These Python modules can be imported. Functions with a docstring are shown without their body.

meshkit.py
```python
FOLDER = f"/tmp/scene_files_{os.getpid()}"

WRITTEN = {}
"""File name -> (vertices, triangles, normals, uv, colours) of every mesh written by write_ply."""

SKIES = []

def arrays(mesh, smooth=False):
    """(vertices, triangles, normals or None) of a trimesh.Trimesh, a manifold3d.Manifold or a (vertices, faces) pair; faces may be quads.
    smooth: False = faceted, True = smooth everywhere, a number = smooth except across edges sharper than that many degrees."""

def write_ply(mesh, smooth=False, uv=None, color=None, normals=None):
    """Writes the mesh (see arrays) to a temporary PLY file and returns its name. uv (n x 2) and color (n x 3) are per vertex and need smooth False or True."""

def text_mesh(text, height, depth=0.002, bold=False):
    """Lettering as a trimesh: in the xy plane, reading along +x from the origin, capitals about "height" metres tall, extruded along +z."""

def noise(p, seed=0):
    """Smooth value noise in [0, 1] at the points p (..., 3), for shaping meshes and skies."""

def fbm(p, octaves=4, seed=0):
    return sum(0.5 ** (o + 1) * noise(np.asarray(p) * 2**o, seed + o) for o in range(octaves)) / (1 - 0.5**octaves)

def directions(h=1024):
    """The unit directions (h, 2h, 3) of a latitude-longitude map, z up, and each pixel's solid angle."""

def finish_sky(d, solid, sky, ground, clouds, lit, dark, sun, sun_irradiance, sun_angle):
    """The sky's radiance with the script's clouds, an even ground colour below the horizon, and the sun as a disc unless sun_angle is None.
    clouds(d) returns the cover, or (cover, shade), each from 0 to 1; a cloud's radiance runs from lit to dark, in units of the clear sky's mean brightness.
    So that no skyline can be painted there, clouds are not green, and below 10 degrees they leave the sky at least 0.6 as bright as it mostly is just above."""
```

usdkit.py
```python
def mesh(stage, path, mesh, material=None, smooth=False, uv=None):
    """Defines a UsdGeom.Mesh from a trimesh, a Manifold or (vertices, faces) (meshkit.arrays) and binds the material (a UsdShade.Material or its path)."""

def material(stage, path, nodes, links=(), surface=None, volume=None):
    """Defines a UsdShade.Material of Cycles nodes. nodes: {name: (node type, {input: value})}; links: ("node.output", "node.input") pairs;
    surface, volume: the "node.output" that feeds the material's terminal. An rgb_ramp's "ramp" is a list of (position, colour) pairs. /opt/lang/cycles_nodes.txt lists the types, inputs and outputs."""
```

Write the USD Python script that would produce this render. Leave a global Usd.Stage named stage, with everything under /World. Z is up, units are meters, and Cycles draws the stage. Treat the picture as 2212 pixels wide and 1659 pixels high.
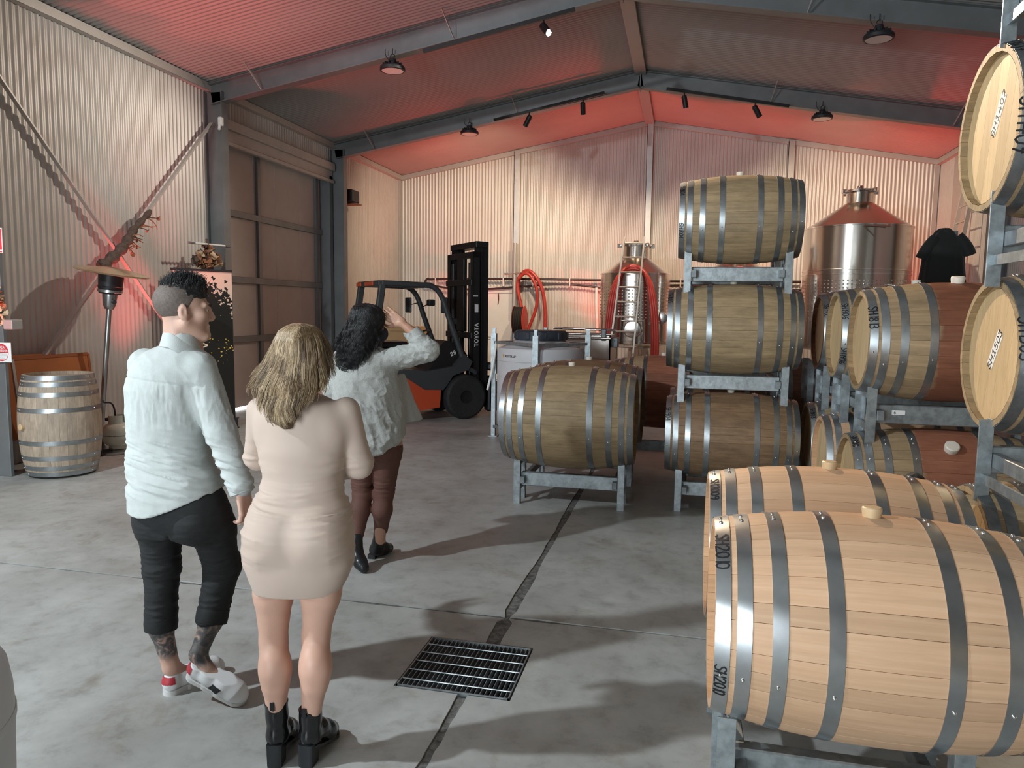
import math, random
import numpy as np, trimesh, manifold3d as m3
from shapely.geometry import Polygon, LineString, Point, box as sbox
from shapely.ops import unary_union
import shapely.affinity as aff
from pxr import Usd, UsdGeom, UsdLux, UsdShade, Sdf, Gf, Vt
import usdkit, meshkit

stage = Usd.Stage.CreateInMemory()
UsdGeom.SetStageUpAxis(stage, 'Z'); UsdGeom.SetStageMetersPerUnit(stage, 1.0)
UsdGeom.Xform.Define(stage, '/World'); UsdGeom.Scope.Define(stage, '/World/Looks')
rng = random.Random(7)
RN = np.random.RandomState(7)

# ------------------------------------------------------------------ camera, lights, exposure
cam = UsdGeom.Camera.Define(stage, '/World/camera')
cam.AddTransformOp().Set(Gf.Matrix4d(0.97393467, 0.22650358, 0.01214063, 0, -0.03456246, 0.09528981, 0.99484938, 0,
                                     0.22418007, -0.96933791, 0.10063457, 0, 0, 0, 1.65, 1))
cam.CreateHorizontalApertureAttr(36.0); cam.CreateVerticalApertureAttr(27.0); cam.CreateFocalLengthAttr(25.909)
cam.CreateClippingRangeAttr(Gf.Vec2f(0.05, 200)); cam.CreateExposureAttr(0.0)

def aim(prim, p, to):
    p, to = np.array(p, float), np.array(to, float)
    b = p - to; b /= np.linalg.norm(b)
    r = np.cross([0, 0, 1.0], b)
    r = np.array([1.0, 0, 0]) if np.linalg.norm(r) < 1e-4 else r / np.linalg.norm(r)
    u = np.cross(b, r)
    UsdGeom.Xformable(prim).AddTransformOp().Set(Gf.Matrix4d(*r, 0, *u, 0, *b, 0, *p, 1))

def spot(name, p, to, inten, col, cone, soft=0.4, radius=0.05):
    l = UsdLux.SphereLight.Define(stage, '/World/' + name)
    l.CreateRadiusAttr(radius); l.CreateIntensityAttr(inten); l.CreateColorAttr(Gf.Vec3f(*col)); l.CreateNormalizeAttr(True)
    s = UsdLux.ShapingAPI.Apply(l.GetPrim()); s.CreateShapingConeAngleAttr(cone); s.CreateShapingConeSoftnessAttr(soft)
    aim(l, p, to); return l

def rect(name, p, to, w, h, inten, col):
    l = UsdLux.RectLight.Define(stage, '/World/' + name)
    l.CreateWidthAttr(w); l.CreateHeightAttr(h); l.CreateIntensityAttr(inten); l.CreateColorAttr(Gf.Vec3f(*col)); l.CreateNormalizeAttr(True)
    aim(l, p, to); return l

WARM, CREAM, COOL, RED, PINK = (1.0, 0.77, 0.53), (1.0, 0.90, 0.76), (0.85, 0.95, 1.0), (1.0, 0.035, 0.03), (1.0, 0.13, 0.12)
dome = UsdLux.DomeLight.Define(stage, '/World/daylight'); dome.CreateIntensityAttr(0.25); dome.CreateColorAttr(Gf.Vec3f(0.8, 0.9, 1.0))
# daylight through the big open doorway behind the camera
rect('doorway_daylight', (-3.0, -4.05, 1.65), (-2.0, 4, 1.5), 2.5, 3.0, 125, COOL)
# cool work light high on the left behind the camera
spot('work_light', (-5.3, 0.4, 4.35), (-1.2, 4.6, 0.6), 350, COOL, 62, 0.5, 0.09)
# track spots on the near rafter
spot('track_light_barrels', (-1.70, 9.15, 5.00), (1.30, 3.5, 2.0), 560, WARM, 17, 0.6, 0.05)
spot('track_light_wall', (-3.0, 9.2, 4.85), (-6.5, 7.0, 1.9), 110, CREAM, 50, 0.8, 0.05)
# track spots on the far rafter, washing the gable wall
spot('gable_light_1', (-2.90, 13.2, 4.80), (-5.0, 16.8, 2.2), 150, WARM, 52, 0.8)
spot('gable_light_2', (-1.83, 13.2, 5.0), (-2.4, 16.8, 1.0), 135, WARM, 44, 0.8)
spot('gable_light_3', (-0.08, 13.2, 5.0), (0.6, 16.6, 1.0), 135, WARM, 44, 0.8)
spot('gable_light_4', (1.12, 13.2, 4.8), (3.2, 16.0, 2.6), 160, WARM, 48, 0.8)
# red LED uplights on the floor
for i, (p, to, pw, cn, *c_) in enumerate([((-5.6, 16.15, 0.3), (-4.4, 15.2, 5.0), 92, 42), ((-1.75, 16.2, 0.3), (-1.9, 15.6, 5.3), 92, 42),
        ((1.15, 16.5, 0.3), (1.2, 15.9, 5.3), 78, 40), ((4.3, 16.4, 0.3), (3.7, 15.5, 4.8), 105, 42),
        ((-6.35, 7.62, 0.25), (-5.2, 8.1, 4.9), 115, 36, PINK), ((-6.3, 4.2, 0.25), (-4.8, 5.6, 4.9), 120, 40, PINK), ((4.55, 11.4, 0.3), (3.8, 11.8, 4.9), 45, 36)]):
    spot('uplight_beam_%d' % (i + 1), p, to, pw, c_[0] if c_ else RED, cn, 0.6, 0.06)

# ------------------------------------------------------------------ helpers
used = {}
def uname(parent, name):
    k = (parent, name); n = used.get(k, 0); used[k] = n + 1
    return name if n == 0 else '%s_%03d' % (name, n)
def setd(prim, label=None, cat=None, group=None, kind=None):
    for k, v in (('label', label), ('category', cat), ('group', group), ('kind', kind)):
        if v: prim.SetCustomDataByKey(k, v)
    return prim
class Thing:
    def __init__(s, name, label, cat, loc=(0, 0, 0), rz=0, group=None, kind=None):
        s.path = '/World/' + uname('/World', name); s.loc = np.array(loc, float)
        x = UsdGeom.Xform.Define(stage, s.path); x.AddTranslateOp().Set(Gf.Vec3d(*map(float, loc)))
        if rz: x.AddRotateZOp().Set(float(rz))
        s.prim = x.GetPrim(); setd(s.prim, label, cat, group, kind)
class Part:
    def __init__(s, path): s.path = path
def put(name, mesh, mat, parent=None, smooth=False, uv=None, label=None, cat=None, group=None, kind=None):
    base = parent.path if parent is not None else '/World'
    path = base + '/' + uname(base, name)
    m = usdkit.mesh(stage, path, mesh, mat, smooth=smooth, uv=uv)
    setd(m.GetPrim(), label, cat, group, kind)
    return Part(path)
def struct(name, mesh, mat, smooth=False, label=None):
    return put(name, mesh, mat, None, smooth, label=label, cat=None, kind='structure')
def sthing(name, label=None):
    p = '/World/' + uname('/World', name); x = UsdGeom.Xform.Define(stage, p); setd(x.GetPrim(), label, None, None, 'structure'); return Part(p)
cat_ = trimesh.util.concatenate
def bx(x0, x1, y0, y1, z0, z1):
    m = trimesh.creation.box((abs(x1 - x0), abs(y1 - y0), abs(z1 - z0))); m.apply_translation(((x0 + x1) / 2, (y0 + y1) / 2, (z0 + z1) / 2)); return m
def rbx(x0, x1, y0, y1, z0, z1, c=0.004):
    """box with chamfered edges"""
    lo, hi = np.array([min(x0, x1), min(y0, y1), min(z0, z1)]), np.array([max(x0, x1), max(y0, y1), max(z0, z1)])
    c = min(c, 0.45 * (hi - lo).min()); P = []
    for k in range(3):
        for sx in (0, 1):
            for sy in (0, 1):
                for sz in (0, 1):
                    q = np.where([sx, sy, sz], hi - c, lo + c); q[k] = (hi if (sx, sy, sz)[k] else lo)[k]; P.append(q)
    return trimesh.convex.convex_hull(np.array(P))
def frame(d):
    d = np.array(d, float); d /= np.linalg.norm(d); a = np.array([0, 0, 1.0]) if abs(d[2]) < 0.95 else np.array([1.0, 0, 0])
    u = np.cross(a, d); u /= np.linalg.norm(u); return u, np.cross(d, u), d
def rod(a, b, r, n=10, r2=None):
    a, b = np.array(a, float), np.array(b, float); u, v, d = frame(b - a); r2 = r if r2 is None else r2
    t = np.arange(n) * 2 * math.pi / n; ring = np.cos(t)[:, None] * u + np.sin(t)[:, None] * v
    V = np.vstack([a + ring * r, b + ring * r2, [a], [b]]); F = []
    for i in range(n):
        j = (i + 1) % n; F += [[i, j, n + j], [i, n + j, n + i], [j, i, 2 * n], [n + i, n + j, 2 * n + 1]]
    return trimesh.Trimesh(V, F, process=False)
def bar(a, b, w, h, up=None, c=0):
    """rectangular bar from a to b; w across, h along up"""
    a, b = np.array(a, float), np.array(b, float); d = b - a; L = np.linalg.norm(d); d /= L
    up = np.array([0, 0, 1.0]) if up is None else np.array(up, float)
    if abs(up @ d) > 0.99: up = np.array([0, 1.0, 0])
    s = np.cross(up, d); s /= np.linalg.norm(s); u = np.cross(d, s)
    m = rbx(-w / 2, w / 2, -h / 2, h / 2, 0, L, c) if c else bx(-w / 2, w / 2, -h / 2, h / 2, 0, L)
    T = np.eye(4); T[:3, 0], T[:3, 1], T[:3, 2], T[:3, 3] = s, u, d, a; m.apply_transform(T); return m
def tube(path, r, n=8, closed=False):
    P = np.array(path, float); m = len(P); R = np.broadcast_to(r, (m,))
    t = np.roll(P, -1, 0) - np.roll(P, 1, 0) if closed else np.gradient(P, axis=0)
    t /= np.linalg.norm(t, axis=1, keepdims=True) + 1e-12
    u = np.zeros_like(P); a = np.array([0, 0, 1.0]) if abs(t[0, 2]) < 0.9 else np.array([1.0, 0, 0])
    x = np.cross(a, t[0]); x /= np.linalg.norm(x)
    for i in range(m):
        x = x - t[i] * (x @ t[i]); x /= np.linalg.norm(x) + 1e-12; u[i] = x
    v = np.cross(t, u); an = np.arange(n) * 2 * math.pi / n
    V = (P[:, None] + R[:, None, None] * (np.cos(an)[None, :, None] * u[:, None] + np.sin(an)[None, :, None] * v[:, None])).reshape(-1, 3); F = []
    for i in range(m if closed else m - 1):
        k = (i + 1) % m
        for j in range(n):
            l = (j + 1) % n; F += [[i * n + j, i * n + l, k * n + l], [i * n + j, k * n + l, k * n + j]]
    if not closed:
        V = np.vstack([V, P[:1], P[-1:]])
        for j in range(n):
            l = (j + 1) % n; F += [[l, j, m * n], [(m - 1) * n + j, (m - 1) * n + l, m * n + 1]]
    return trimesh.Trimesh(V, F, process=False)
def spline(pts, n=40):
    from scipy.interpolate import CubicSpline
    P = np.array(pts, float); s = np.r_[0, np.cumsum(np.linalg.norm(np.diff(P, axis=0), axis=1))]
    return CubicSpline(s, P)(np.linspace(0, s[-1], n))
def lathe(prof, n=48, axis='z'):
    """revolve (r, h) profile; patches split at sharp corners by the smoothing angle"""
    P = np.array(prof, float); t = np.arange(n) * 2 * math.pi / n; m = len(P)
    V = np.stack([P[:, None, 0] * np.cos(t), P[:, None, 0] * np.sin(t), np.broadcast_to(P[:, None, 1], (m, n))], -1).reshape(-1, 3); F = []
    for i in range(m - 1):
        for j in range(n):
            l = (j + 1) % n; F += [[i * n + j, i * n + l, (i + 1) * n + l], [i * n + j, (i + 1) * n + l, (i + 1) * n + j]]
    ms = trimesh.Trimesh(V, F, process=False); ms.merge_vertices(); ms.update_faces(ms.nondegenerate_faces())
    if axis == 'x': ms.apply_transform(np.array([[0, 0, 1, 0], [1, 0, 0, 0], [0, 1, 0, 0], [0, 0, 0, 1.0]]))
    if axis == 'y': ms.apply_transform(np.array([[0, 1, 0, 0], [0, 0, 1, 0], [1, 0, 0, 0], [0, 0, 0, 1.0]]))
    return ms
def extr(poly, h): 
    g = [trimesh.creation.extrude_polygon(p, h, engine='earcut') for p in getattr(poly, 'geoms', [poly]) if p.area > 1e-9]
    return cat_(g)
def plate(pts2d, origin, xa, ya, th):
    """extrude a 2-D polygon placed in the plane (origin, xa, ya) by th along xa x ya"""
    m = extr(pts2d if hasattr(pts2d, 'area') else Polygon(pts2d), th); xa, ya = np.array(xa, float), np.array(ya, float)
    T = np.eye(4); T[:3, 0], T[:3, 1], T[:3, 2], T[:3, 3] = xa, ya, np.cross(xa, ya), origin; m.apply_transform(T); return m
def ball(c, r, sub=2):
    m = trimesh.creation.icosphere(subdivisions=sub, radius=1.0); m.apply_scale(r if np.ndim(r) else [r] * 3); m.apply_translation(c); return m
def mv(m, t=(0, 0, 0), rz=0, rx=0, ry=0):
    m = m.copy()
    for a, ax in ((rx, [1, 0, 0]), (ry, [0, 1, 0]), (rz, [0, 0, 1])):
        if a: m.apply_transform(trimesh.transformations.rotation_matrix(math.radians(a), ax))
    m.apply_translation(t); return m
# handwriting: strokes on a 0..1 high, ~0.6 wide cell
GL = {'S': [[(.55, .88), (.4, 1), (.18, .97), (.08, .8), (.2, .6), (.42, .48), (.52, .28), (.4, .06), (.18, 0), (.02, .12)]],
      'H': [[(.08, 1), (.06, 0)], [(.52, 1), (.5, 0)], [(.07, .5), (.51, .54)]],
      '0': [[(.3, 1), (.1, .85), (.05, .5), (.12, .12), (.3, 0), (.48, .15), (.55, .5), (.5, .85), (.3, 1)]],
      '1': [[(.3, 1), (.28, 0)]], '2': [[(.06, .8), (.2, 1), (.42, .98), (.52, .78), (.35, .4), (.05, 0), (.56, .02)]],
      '3': [[(.08, .92), (.3, 1), (.48, .85), (.42, .62), (.22, .54), (.46, .45), (.52, .2), (.32, 0), (.06, .08)]],
      '4': [[(.4, 0), (.4, 1), (.04, .34), (.58, .34)]], '5': [[(.5, 1), (.14, 1), (.1, .58), (.35, .62), (.52, .4), (.42, .08), (.1, .02)]],
      '6': [[(.48, .98), (.2, .7), (.06, .3), (.22, 0), (.45, .06), (.5, .32), (.32, .48), (.1, .32)]],
      '7': [[(.05, .97), (.55, 1), (.22, 0)], [(.18, .5), (.46, .52)]], '8': [[(.3, .54), (.1, .74), (.22, .98), (.42, .96), (.48, .74), (.3, .54), (.08, .28), (.2, 0), (.44, .02), (.52, .26), (.3, .54)]],
      '9': [[(.5, .7), (.3, .5), (.1, .62), (.12, .9), (.36, 1), (.5, .82), (.46, .3), (.36, 0)]]}
def hand(text, h, w=0.085, th=0.0006):
    """hand written marker lettering as a thin mesh in the xy plane; finely divided so that it can be bent"""
    shp = []; x = 0.0
    for ch in text:
        if ch != ' ':
            for st in GL[ch]: shp.append(LineString([(x + p[0], p[1]) for p in st]).buffer(w, quad_segs=3))
        x += 0.30 if ch == '1' else 0.64
    s = aff.scale(unary_union(shp), h, h, origin=(0, 0)).segmentize(h * 0.25)
    m = extr(s, th); return m
M = {}
def mat(name, nodes, links=(), surface='p.BSDF', volume=None):
    M[name] = usdkit.material(stage, '/World/Looks/' + name, nodes, links, surface=surface, volume=volume); return M[name]
def pm(name, col, rough=0.5, metal=0.0, var=0.0, scale=6.0, bump=0.0, bscale=60.0, stretch=(1, 1, 1), col2=None, **kw):
    """principled material with optional noise variation in world space"""
    n = {'p': ('principled_bsdf', dict(base_color=col, roughness=rough, metallic=metal, **kw))}; l = []
    if var or col2 or bump:
        n['g'] = ('geometry', {}); n['m'] = ('mapping', {'scale': stretch}); l.append(('g.position', 'm.vector'))
    if var or col2:
        a, b = (np.array(col) * (1 - var), np.minimum(np.array(col) * (1 + var), 1)) if col2 is None else (np.array(col), np.array(col2))
        n['n'] = ('noise_texture', {'scale': scale, 'detail': 5.0, 'roughness': 0.62}); n['r'] = ('rgb_ramp', {'ramp': [(0.3, tuple(a)), (0.7, tuple(b))]})
        l += [('m.vector', 'n.vector'), ('n.fac', 'r.fac'), ('r.color', 'p.base_color')]
    if bump:
        n['bn'] = ('noise_texture', {'scale': bscale, 'detail': 3.0}); n['b'] = ('bump', {'strength': bump, 'distance': 0.01})
        l += [('m.vector', 'bn.vector'), ('bn.fac', 'b.height'), ('b.normal', 'p.normal')]
    return mat(name, n, l)
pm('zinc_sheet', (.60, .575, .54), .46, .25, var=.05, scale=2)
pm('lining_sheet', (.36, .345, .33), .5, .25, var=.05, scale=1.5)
pm('trim_steel', (.52, .49, .46), .5, .3, var=.05)
pm('frame_steel', (.20, .21, .215), .45, .4, var=.12, scale=3)
pm('mullion_steel', (.50, .49, .47), .42, .6, var=.08)
pm('door_skin', (.52, .475, .44), .55, .1, var=.06, scale=4)
pm('white_paint', (.72, .69, .66), .5, 0, var=.03)
pm('galv', (.36, .40, .42), .42, .75, var=.28, scale=22, bump=.06, bscale=40)
pm('galv_dark', (.24, .26, .27), .5, .6, var=.25, scale=20)
pm('black_paint', (.012, .012, .013), .4, 0)
pm('black_plastic', (.02, .021, .024), .5, 0, var=.3, scale=30)
pm('rubber', (.012, .012, .013), .8, 0, var=.4, scale=25, bump=.2)
pm('chrome', (.75, .74, .72), .16, 1.0)
pm('stainless', (.64, .60, .55), .19, 1.0, var=.04, scale=1.5)
pm('ink', (.006, .006, .008), .6)
pm('white_plastic', (.80, .80, .78), .4, 0, var=.03)
pm('joint_fill', (.05, .048, .045), .9, 0, col2=(.22, .215, .20), scale=30, bump=.3)
# ------------------------------------------------------------------ the shed: floor, walls, roof
XL, XR, XC, YB, YF = -6.69, 4.95, -0.87, 16.85, -4.2
ZE, ZA = 4.76, 5.785
def zroof(x): return ZA - (ZA - ZE) * abs(x - XC) / (XC - XL)
mat('concrete', {'g': ('geometry', {}), 'n1': ('noise_texture', {'scale': .9, 'detail': 7.0, 'roughness': .62, 'distortion': .2}), 'n2': ('noise_texture', {'scale': 7.0, 'detail': 9.0, 'roughness': .72, 'distortion': .25}),
    'n3': ('noise_texture', {'scale': 2.6, 'detail': 6.0, 'roughness': .7, 'distortion': .5}), 'r1': ('rgb_ramp', {'ramp': [(.25, (.27, .268, .25)), (.5, (.40, .405, .39)), (.75, (.52, .53, .515))]}),
    'r2': ('rgb_ramp', {'ramp': [(.26, (.66, .65, .63)), (.48, (.95, .95, .95)), (.8, (1.12, 1.12, 1.1))]}), 'r3': ('rgb_ramp', {'ramp': [(.56, (1, 1, 1)), (.68, (.70, .60, .50))]}),
    'm1': ('mix_color', {'blend_type': 'multiply', 'fac': 1.0, 'use_clamp_result': False}), 'm2': ('mix_color', {'blend_type': 'multiply', 'fac': .55, 'use_clamp_result': False}),
    'b': ('bump', {'strength': .12, 'distance': .01}), 'rr': ('map_range', {'from_min': .3, 'from_max': .7, 'to_min': .36, 'to_max': .62}), 'p': ('principled_bsdf', {'specular_ior_level': .45})},
    [('g.position', 'n1.vector'), ('g.position', 'n2.vector'), ('g.position', 'n3.vector'), ('n1.fac', 'r1.fac'), ('n2.fac', 'r2.fac'), ('n3.fac', 'r3.fac'), ('r1.color', 'm1.a'), ('r2.color', 'm1.b'),
     ('m1.result', 'm2.a'), ('r3.color', 'm2.b'), ('m2.result', 'p.base_color'), ('n2.fac', 'b.height'), ('b.normal', 'p.normal'), ('n1.fac', 'rr.value'), ('rr.result', 'p.roughness')])
def jag(a, b, amp, n, side):
    a, b = np.array(a, float), np.array(b, float); t = np.linspace(0, 1, n); P = a + (b - a) * t[:, None]; d = (b - a) / np.linalg.norm(b - a)
    nrm = np.array([-d[1], d[0]]) * side; k = meshkit.noise(np.c_[P * 3, np.zeros(n)], 3) ** 3 * amp * 2.2 + RN.rand(n) * amp * .35
    k[0] = k[-1] = 0; return [tuple(p + nrm * q) for p, q in zip(P, k)]
floor = sthing('floor', 'stained grey concrete slab floor cut by joints')
GR = sbox(-1.187, 2.895, -.662, 3.40)
jx, jy, g, e = XC, 3.72, .013, .007
xs, ys = (XL - .3, XR + .3), (YF - .3, YB + .3)
cs = [jag((jx - g, jy + e), (jx - g, ys[1]), .016, 160, 1) + [(xs[0], ys[1])] + jag((xs[0], jy + e), (jx - g, jy + e), .007, 160, 1),
      jag((jx + g, ys[1]), (jx + g, jy + e), .016, 160, 1) + jag((jx + g, jy + e), (xs[1], jy + e), .007, 160, 1) + [(xs[1], ys[1])],
      jag((jx - g, ys[0]), (jx - g, jy - e), .02, 160, 1) + jag((jx - g, jy - e), (xs[0], jy - e), .007, 160, 1) + [(xs[0], ys[0])],
      jag((jx + g, jy - e), (jx + g, ys[0]), .02, 160, 1) + [(xs[1], ys[0])] + jag((xs[1], jy - e), (jx + g, jy - e), .007, 160, 1)]
for c in cs:
    pg = Polygon(c).buffer(0).difference(GR)
    m = extr(pg, .14); m.apply_translation((0, 0, -.14)); put('slab', m, M['concrete'], floor)
put('joint_filler', cat_([bx(jx - .05, jx + .05, ys[0], 2.88, -.05, -.006), bx(jx - .05, jx + .05, 3.41, ys[1], -.05, -.006), bx(*xs, jy - .03, jy + .03, -.05, -.007)]), M['joint_fill'], floor)
# drain pit and grate
pit = [bx(-1.2, -.65, 2.88, 3.42, -.46, -.42), bx(-1.22, -1.189, 2.87, 3.42, -.46, -.02), bx(-.66, -.63, 2.87, 3.42, -.46, -.02), bx(-1.2, -.65, 2.86, 2.893, -.46, -.02), bx(-1.2, -.65, 3.402, 3.43, -.46, -.02)]
put('drain_pit', cat_(pit), pm('pit_dark', (.05, .05, .05), .9), floor)
gt = Thing('drain_grate', 'galvanised steel drain grate set in the concrete floor', 'drain grate', (-.9245, 3.1475, 0))
gx, gy = .255, .2425
put('frame', cat_([bx(-gx, gx, -gy, -gy + .006, -.032, .003), bx(-gx, gx, gy - .006, gy, -.032, .003), bx(-gx, -gx + .006, -gy, gy, -.032, .003), bx(gx - .006, gx, -gy, gy, -.032, .003)]), M['galv'], gt)
for i in range(22):
    x = -gx + (i + 1) * 2 * gx / 23; put('bar', bx(x - .0016, x + .0016, -gy + .006, gy - .006, -.03, -.001), M['galv'], gt)
for i in range(5):
    y = -gy + (i + .75) * 2 * gy / 5.6; put('cross_rod', rod((-gx + .006, y, .0), (gx - .006, y, .0), .0035, 8), M['galv'], gt, smooth=40)

PITCH, AMP = .0762, .0085
def corr_wave(a, b, per=8):
    n = max(2, int(round((b - a) / PITCH * per))); s = np.linspace(a, b, n + 1); return s, AMP * np.cos(2 * math.pi * s / PITCH)
def corr_wall(a, b, zlo, zhi, place, th=.002):
    """vertical corrugated sheet from a to b along s; zlo/zhi functions or numbers; place(s, off, z) -> xyz"""
    s, o = corr_wave(a, b); fz = lambda z: np.array([z(q) if callable(z) else z for q in s])
    lo, hi = fz(zlo), fz(zhi); n = len(s); V = []
    for k in (0, 1):
        V += [place(q, w - k * th, z) for q, w, z in zip(s, o, lo)] + [place(q, w - k * th, z) for q, w, z in zip(s, o, hi)]
    V = np.array(V); i = np.arange(n - 1); F = np.vstack([np.c_[i, i + 1, n + i + 1], np.c_[i, n + i + 1, n + i], 2 * n + np.c_[i, n + i + 1, i + 1], 2 * n + np.c_[i, n + i, n + i + 1]])
    return trimesh.Trimesh(V, F, process=False)
wl = sthing('wall_left', 'silver corrugated steel wall on the left')
DY0, DY1, DZ = 9.93, 13.2, 4.13
pl = lambda s, o, z: (XL + o, s, z)
for a, b, z0 in ((YF, 4.6, 0), (4.6, DY0 - .2, 0), (DY0 - .2, DY1 + .05, DZ + .22), (DY1 + .05, YB, 0)):
    put('sheet', corr_wall(a, b, z0, ZE, pl), M['zinc_sheet'], wl, smooth=True)
put('flat_flashing', bx(XL - .004, XL + .012, DY0 - .44, DY0 - .1, 0, 4.66), M['trim_steel'], wl)
wb = sthing('wall_back', 'silver corrugated steel gable wall at the far end')
pb = lambda s, o, z: (s, YB - o, z)
MX = (-3.81, XC + .02, 2.07)
for a, b in zip((XL,) + MX, MX + (XR,)):
    put('sheet', corr_wall(a, b, 0, zroof, pb), M['zinc_sheet'], wb, smooth=True)
for x in MX:
    put('mullion', cat_([bx(x - .065, x + .065, YB - .16, YB - .15, 0, zroof(x) - .05), bx(x - .065, x - .055, YB - .16, YB - .01, 0, zroof(x) - .05), bx(x + .02, x + .03, YB - .15, YB - .01, 0, zroof(x) - .05)]), M['mullion_steel'], wb)
wr = sthing('wall_right', 'corrugated steel wall on the right')
put('sheet', corr_wall(YF, YB, 0, ZE, lambda s, o, z: (XR - o, s, z)), M['zinc_sheet'], wr, smooth=True)
put('flat_flashing', bx(XR - .02, XR - .008, YB - 1.6, YB - .9, 0, ZE - .05), M['trim_steel'], wr)
wf = sthing('wall_front', 'corrugated wall with the open doorway behind the viewer')
pf = lambda s, o, z: (s, YF + o, z)
for a, b, z0 in ((XL, -4.35, 0), (-4.35, -1.65, 3.25), (-1.65, XR, 0)):
    put('sheet', corr_wall(a, b, z0, zroof, pf), M['zinc_sheet'], wf, smooth=True)
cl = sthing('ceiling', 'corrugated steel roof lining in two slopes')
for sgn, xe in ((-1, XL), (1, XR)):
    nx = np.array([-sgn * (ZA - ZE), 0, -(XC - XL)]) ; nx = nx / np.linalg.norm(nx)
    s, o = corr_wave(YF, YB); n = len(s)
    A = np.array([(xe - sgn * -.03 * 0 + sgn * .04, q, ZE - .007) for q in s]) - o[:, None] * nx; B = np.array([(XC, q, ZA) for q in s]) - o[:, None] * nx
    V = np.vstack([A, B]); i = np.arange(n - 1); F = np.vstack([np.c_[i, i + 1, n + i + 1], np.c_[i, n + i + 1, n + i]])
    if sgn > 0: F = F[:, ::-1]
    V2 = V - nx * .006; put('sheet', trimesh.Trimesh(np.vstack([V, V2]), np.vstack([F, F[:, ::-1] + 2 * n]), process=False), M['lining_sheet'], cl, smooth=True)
# eave and rake trims, ridge plank
tr = lambda nm, m, k='trim_steel': struct(nm, m, M[k])
tr('trim_1', cat_([bx(XL, XL + .09, YF, YB, ZE - .10, ZE - .095), bx(XL + .085, XL + .092, YF, YB, ZE - .10, ZE + .002)]))
tr('trim_2', cat_([bx(XR - .09, XR, YF, YB, ZE - .10, ZE - .095), bx(XR - .092, XR - .085, YF, YB, ZE - .10, ZE + .002)]))
for k, xe in ((3, XL), (4, XR)):
    tr('trim_%d' % k, bar((xe, YB - .05, ZE - .055), (XC, YB - .05, ZA - .055), .012 + .05, .10))
tr('trim_5', bx(XL + .001, XL + .05, YB - .14, YB - .02, 0, ZE - .08)); tr('trim_6', bx(XR - .10, XR - .02, YB - .05, YB - .02, 0, ZE - .08))
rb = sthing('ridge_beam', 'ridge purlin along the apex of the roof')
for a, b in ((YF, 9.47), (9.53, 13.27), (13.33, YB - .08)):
    put('plank', bx(XC - .095, XC + .095, a, b, ZA - .10, ZA - .035), M['lining_sheet'], rb)
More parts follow.
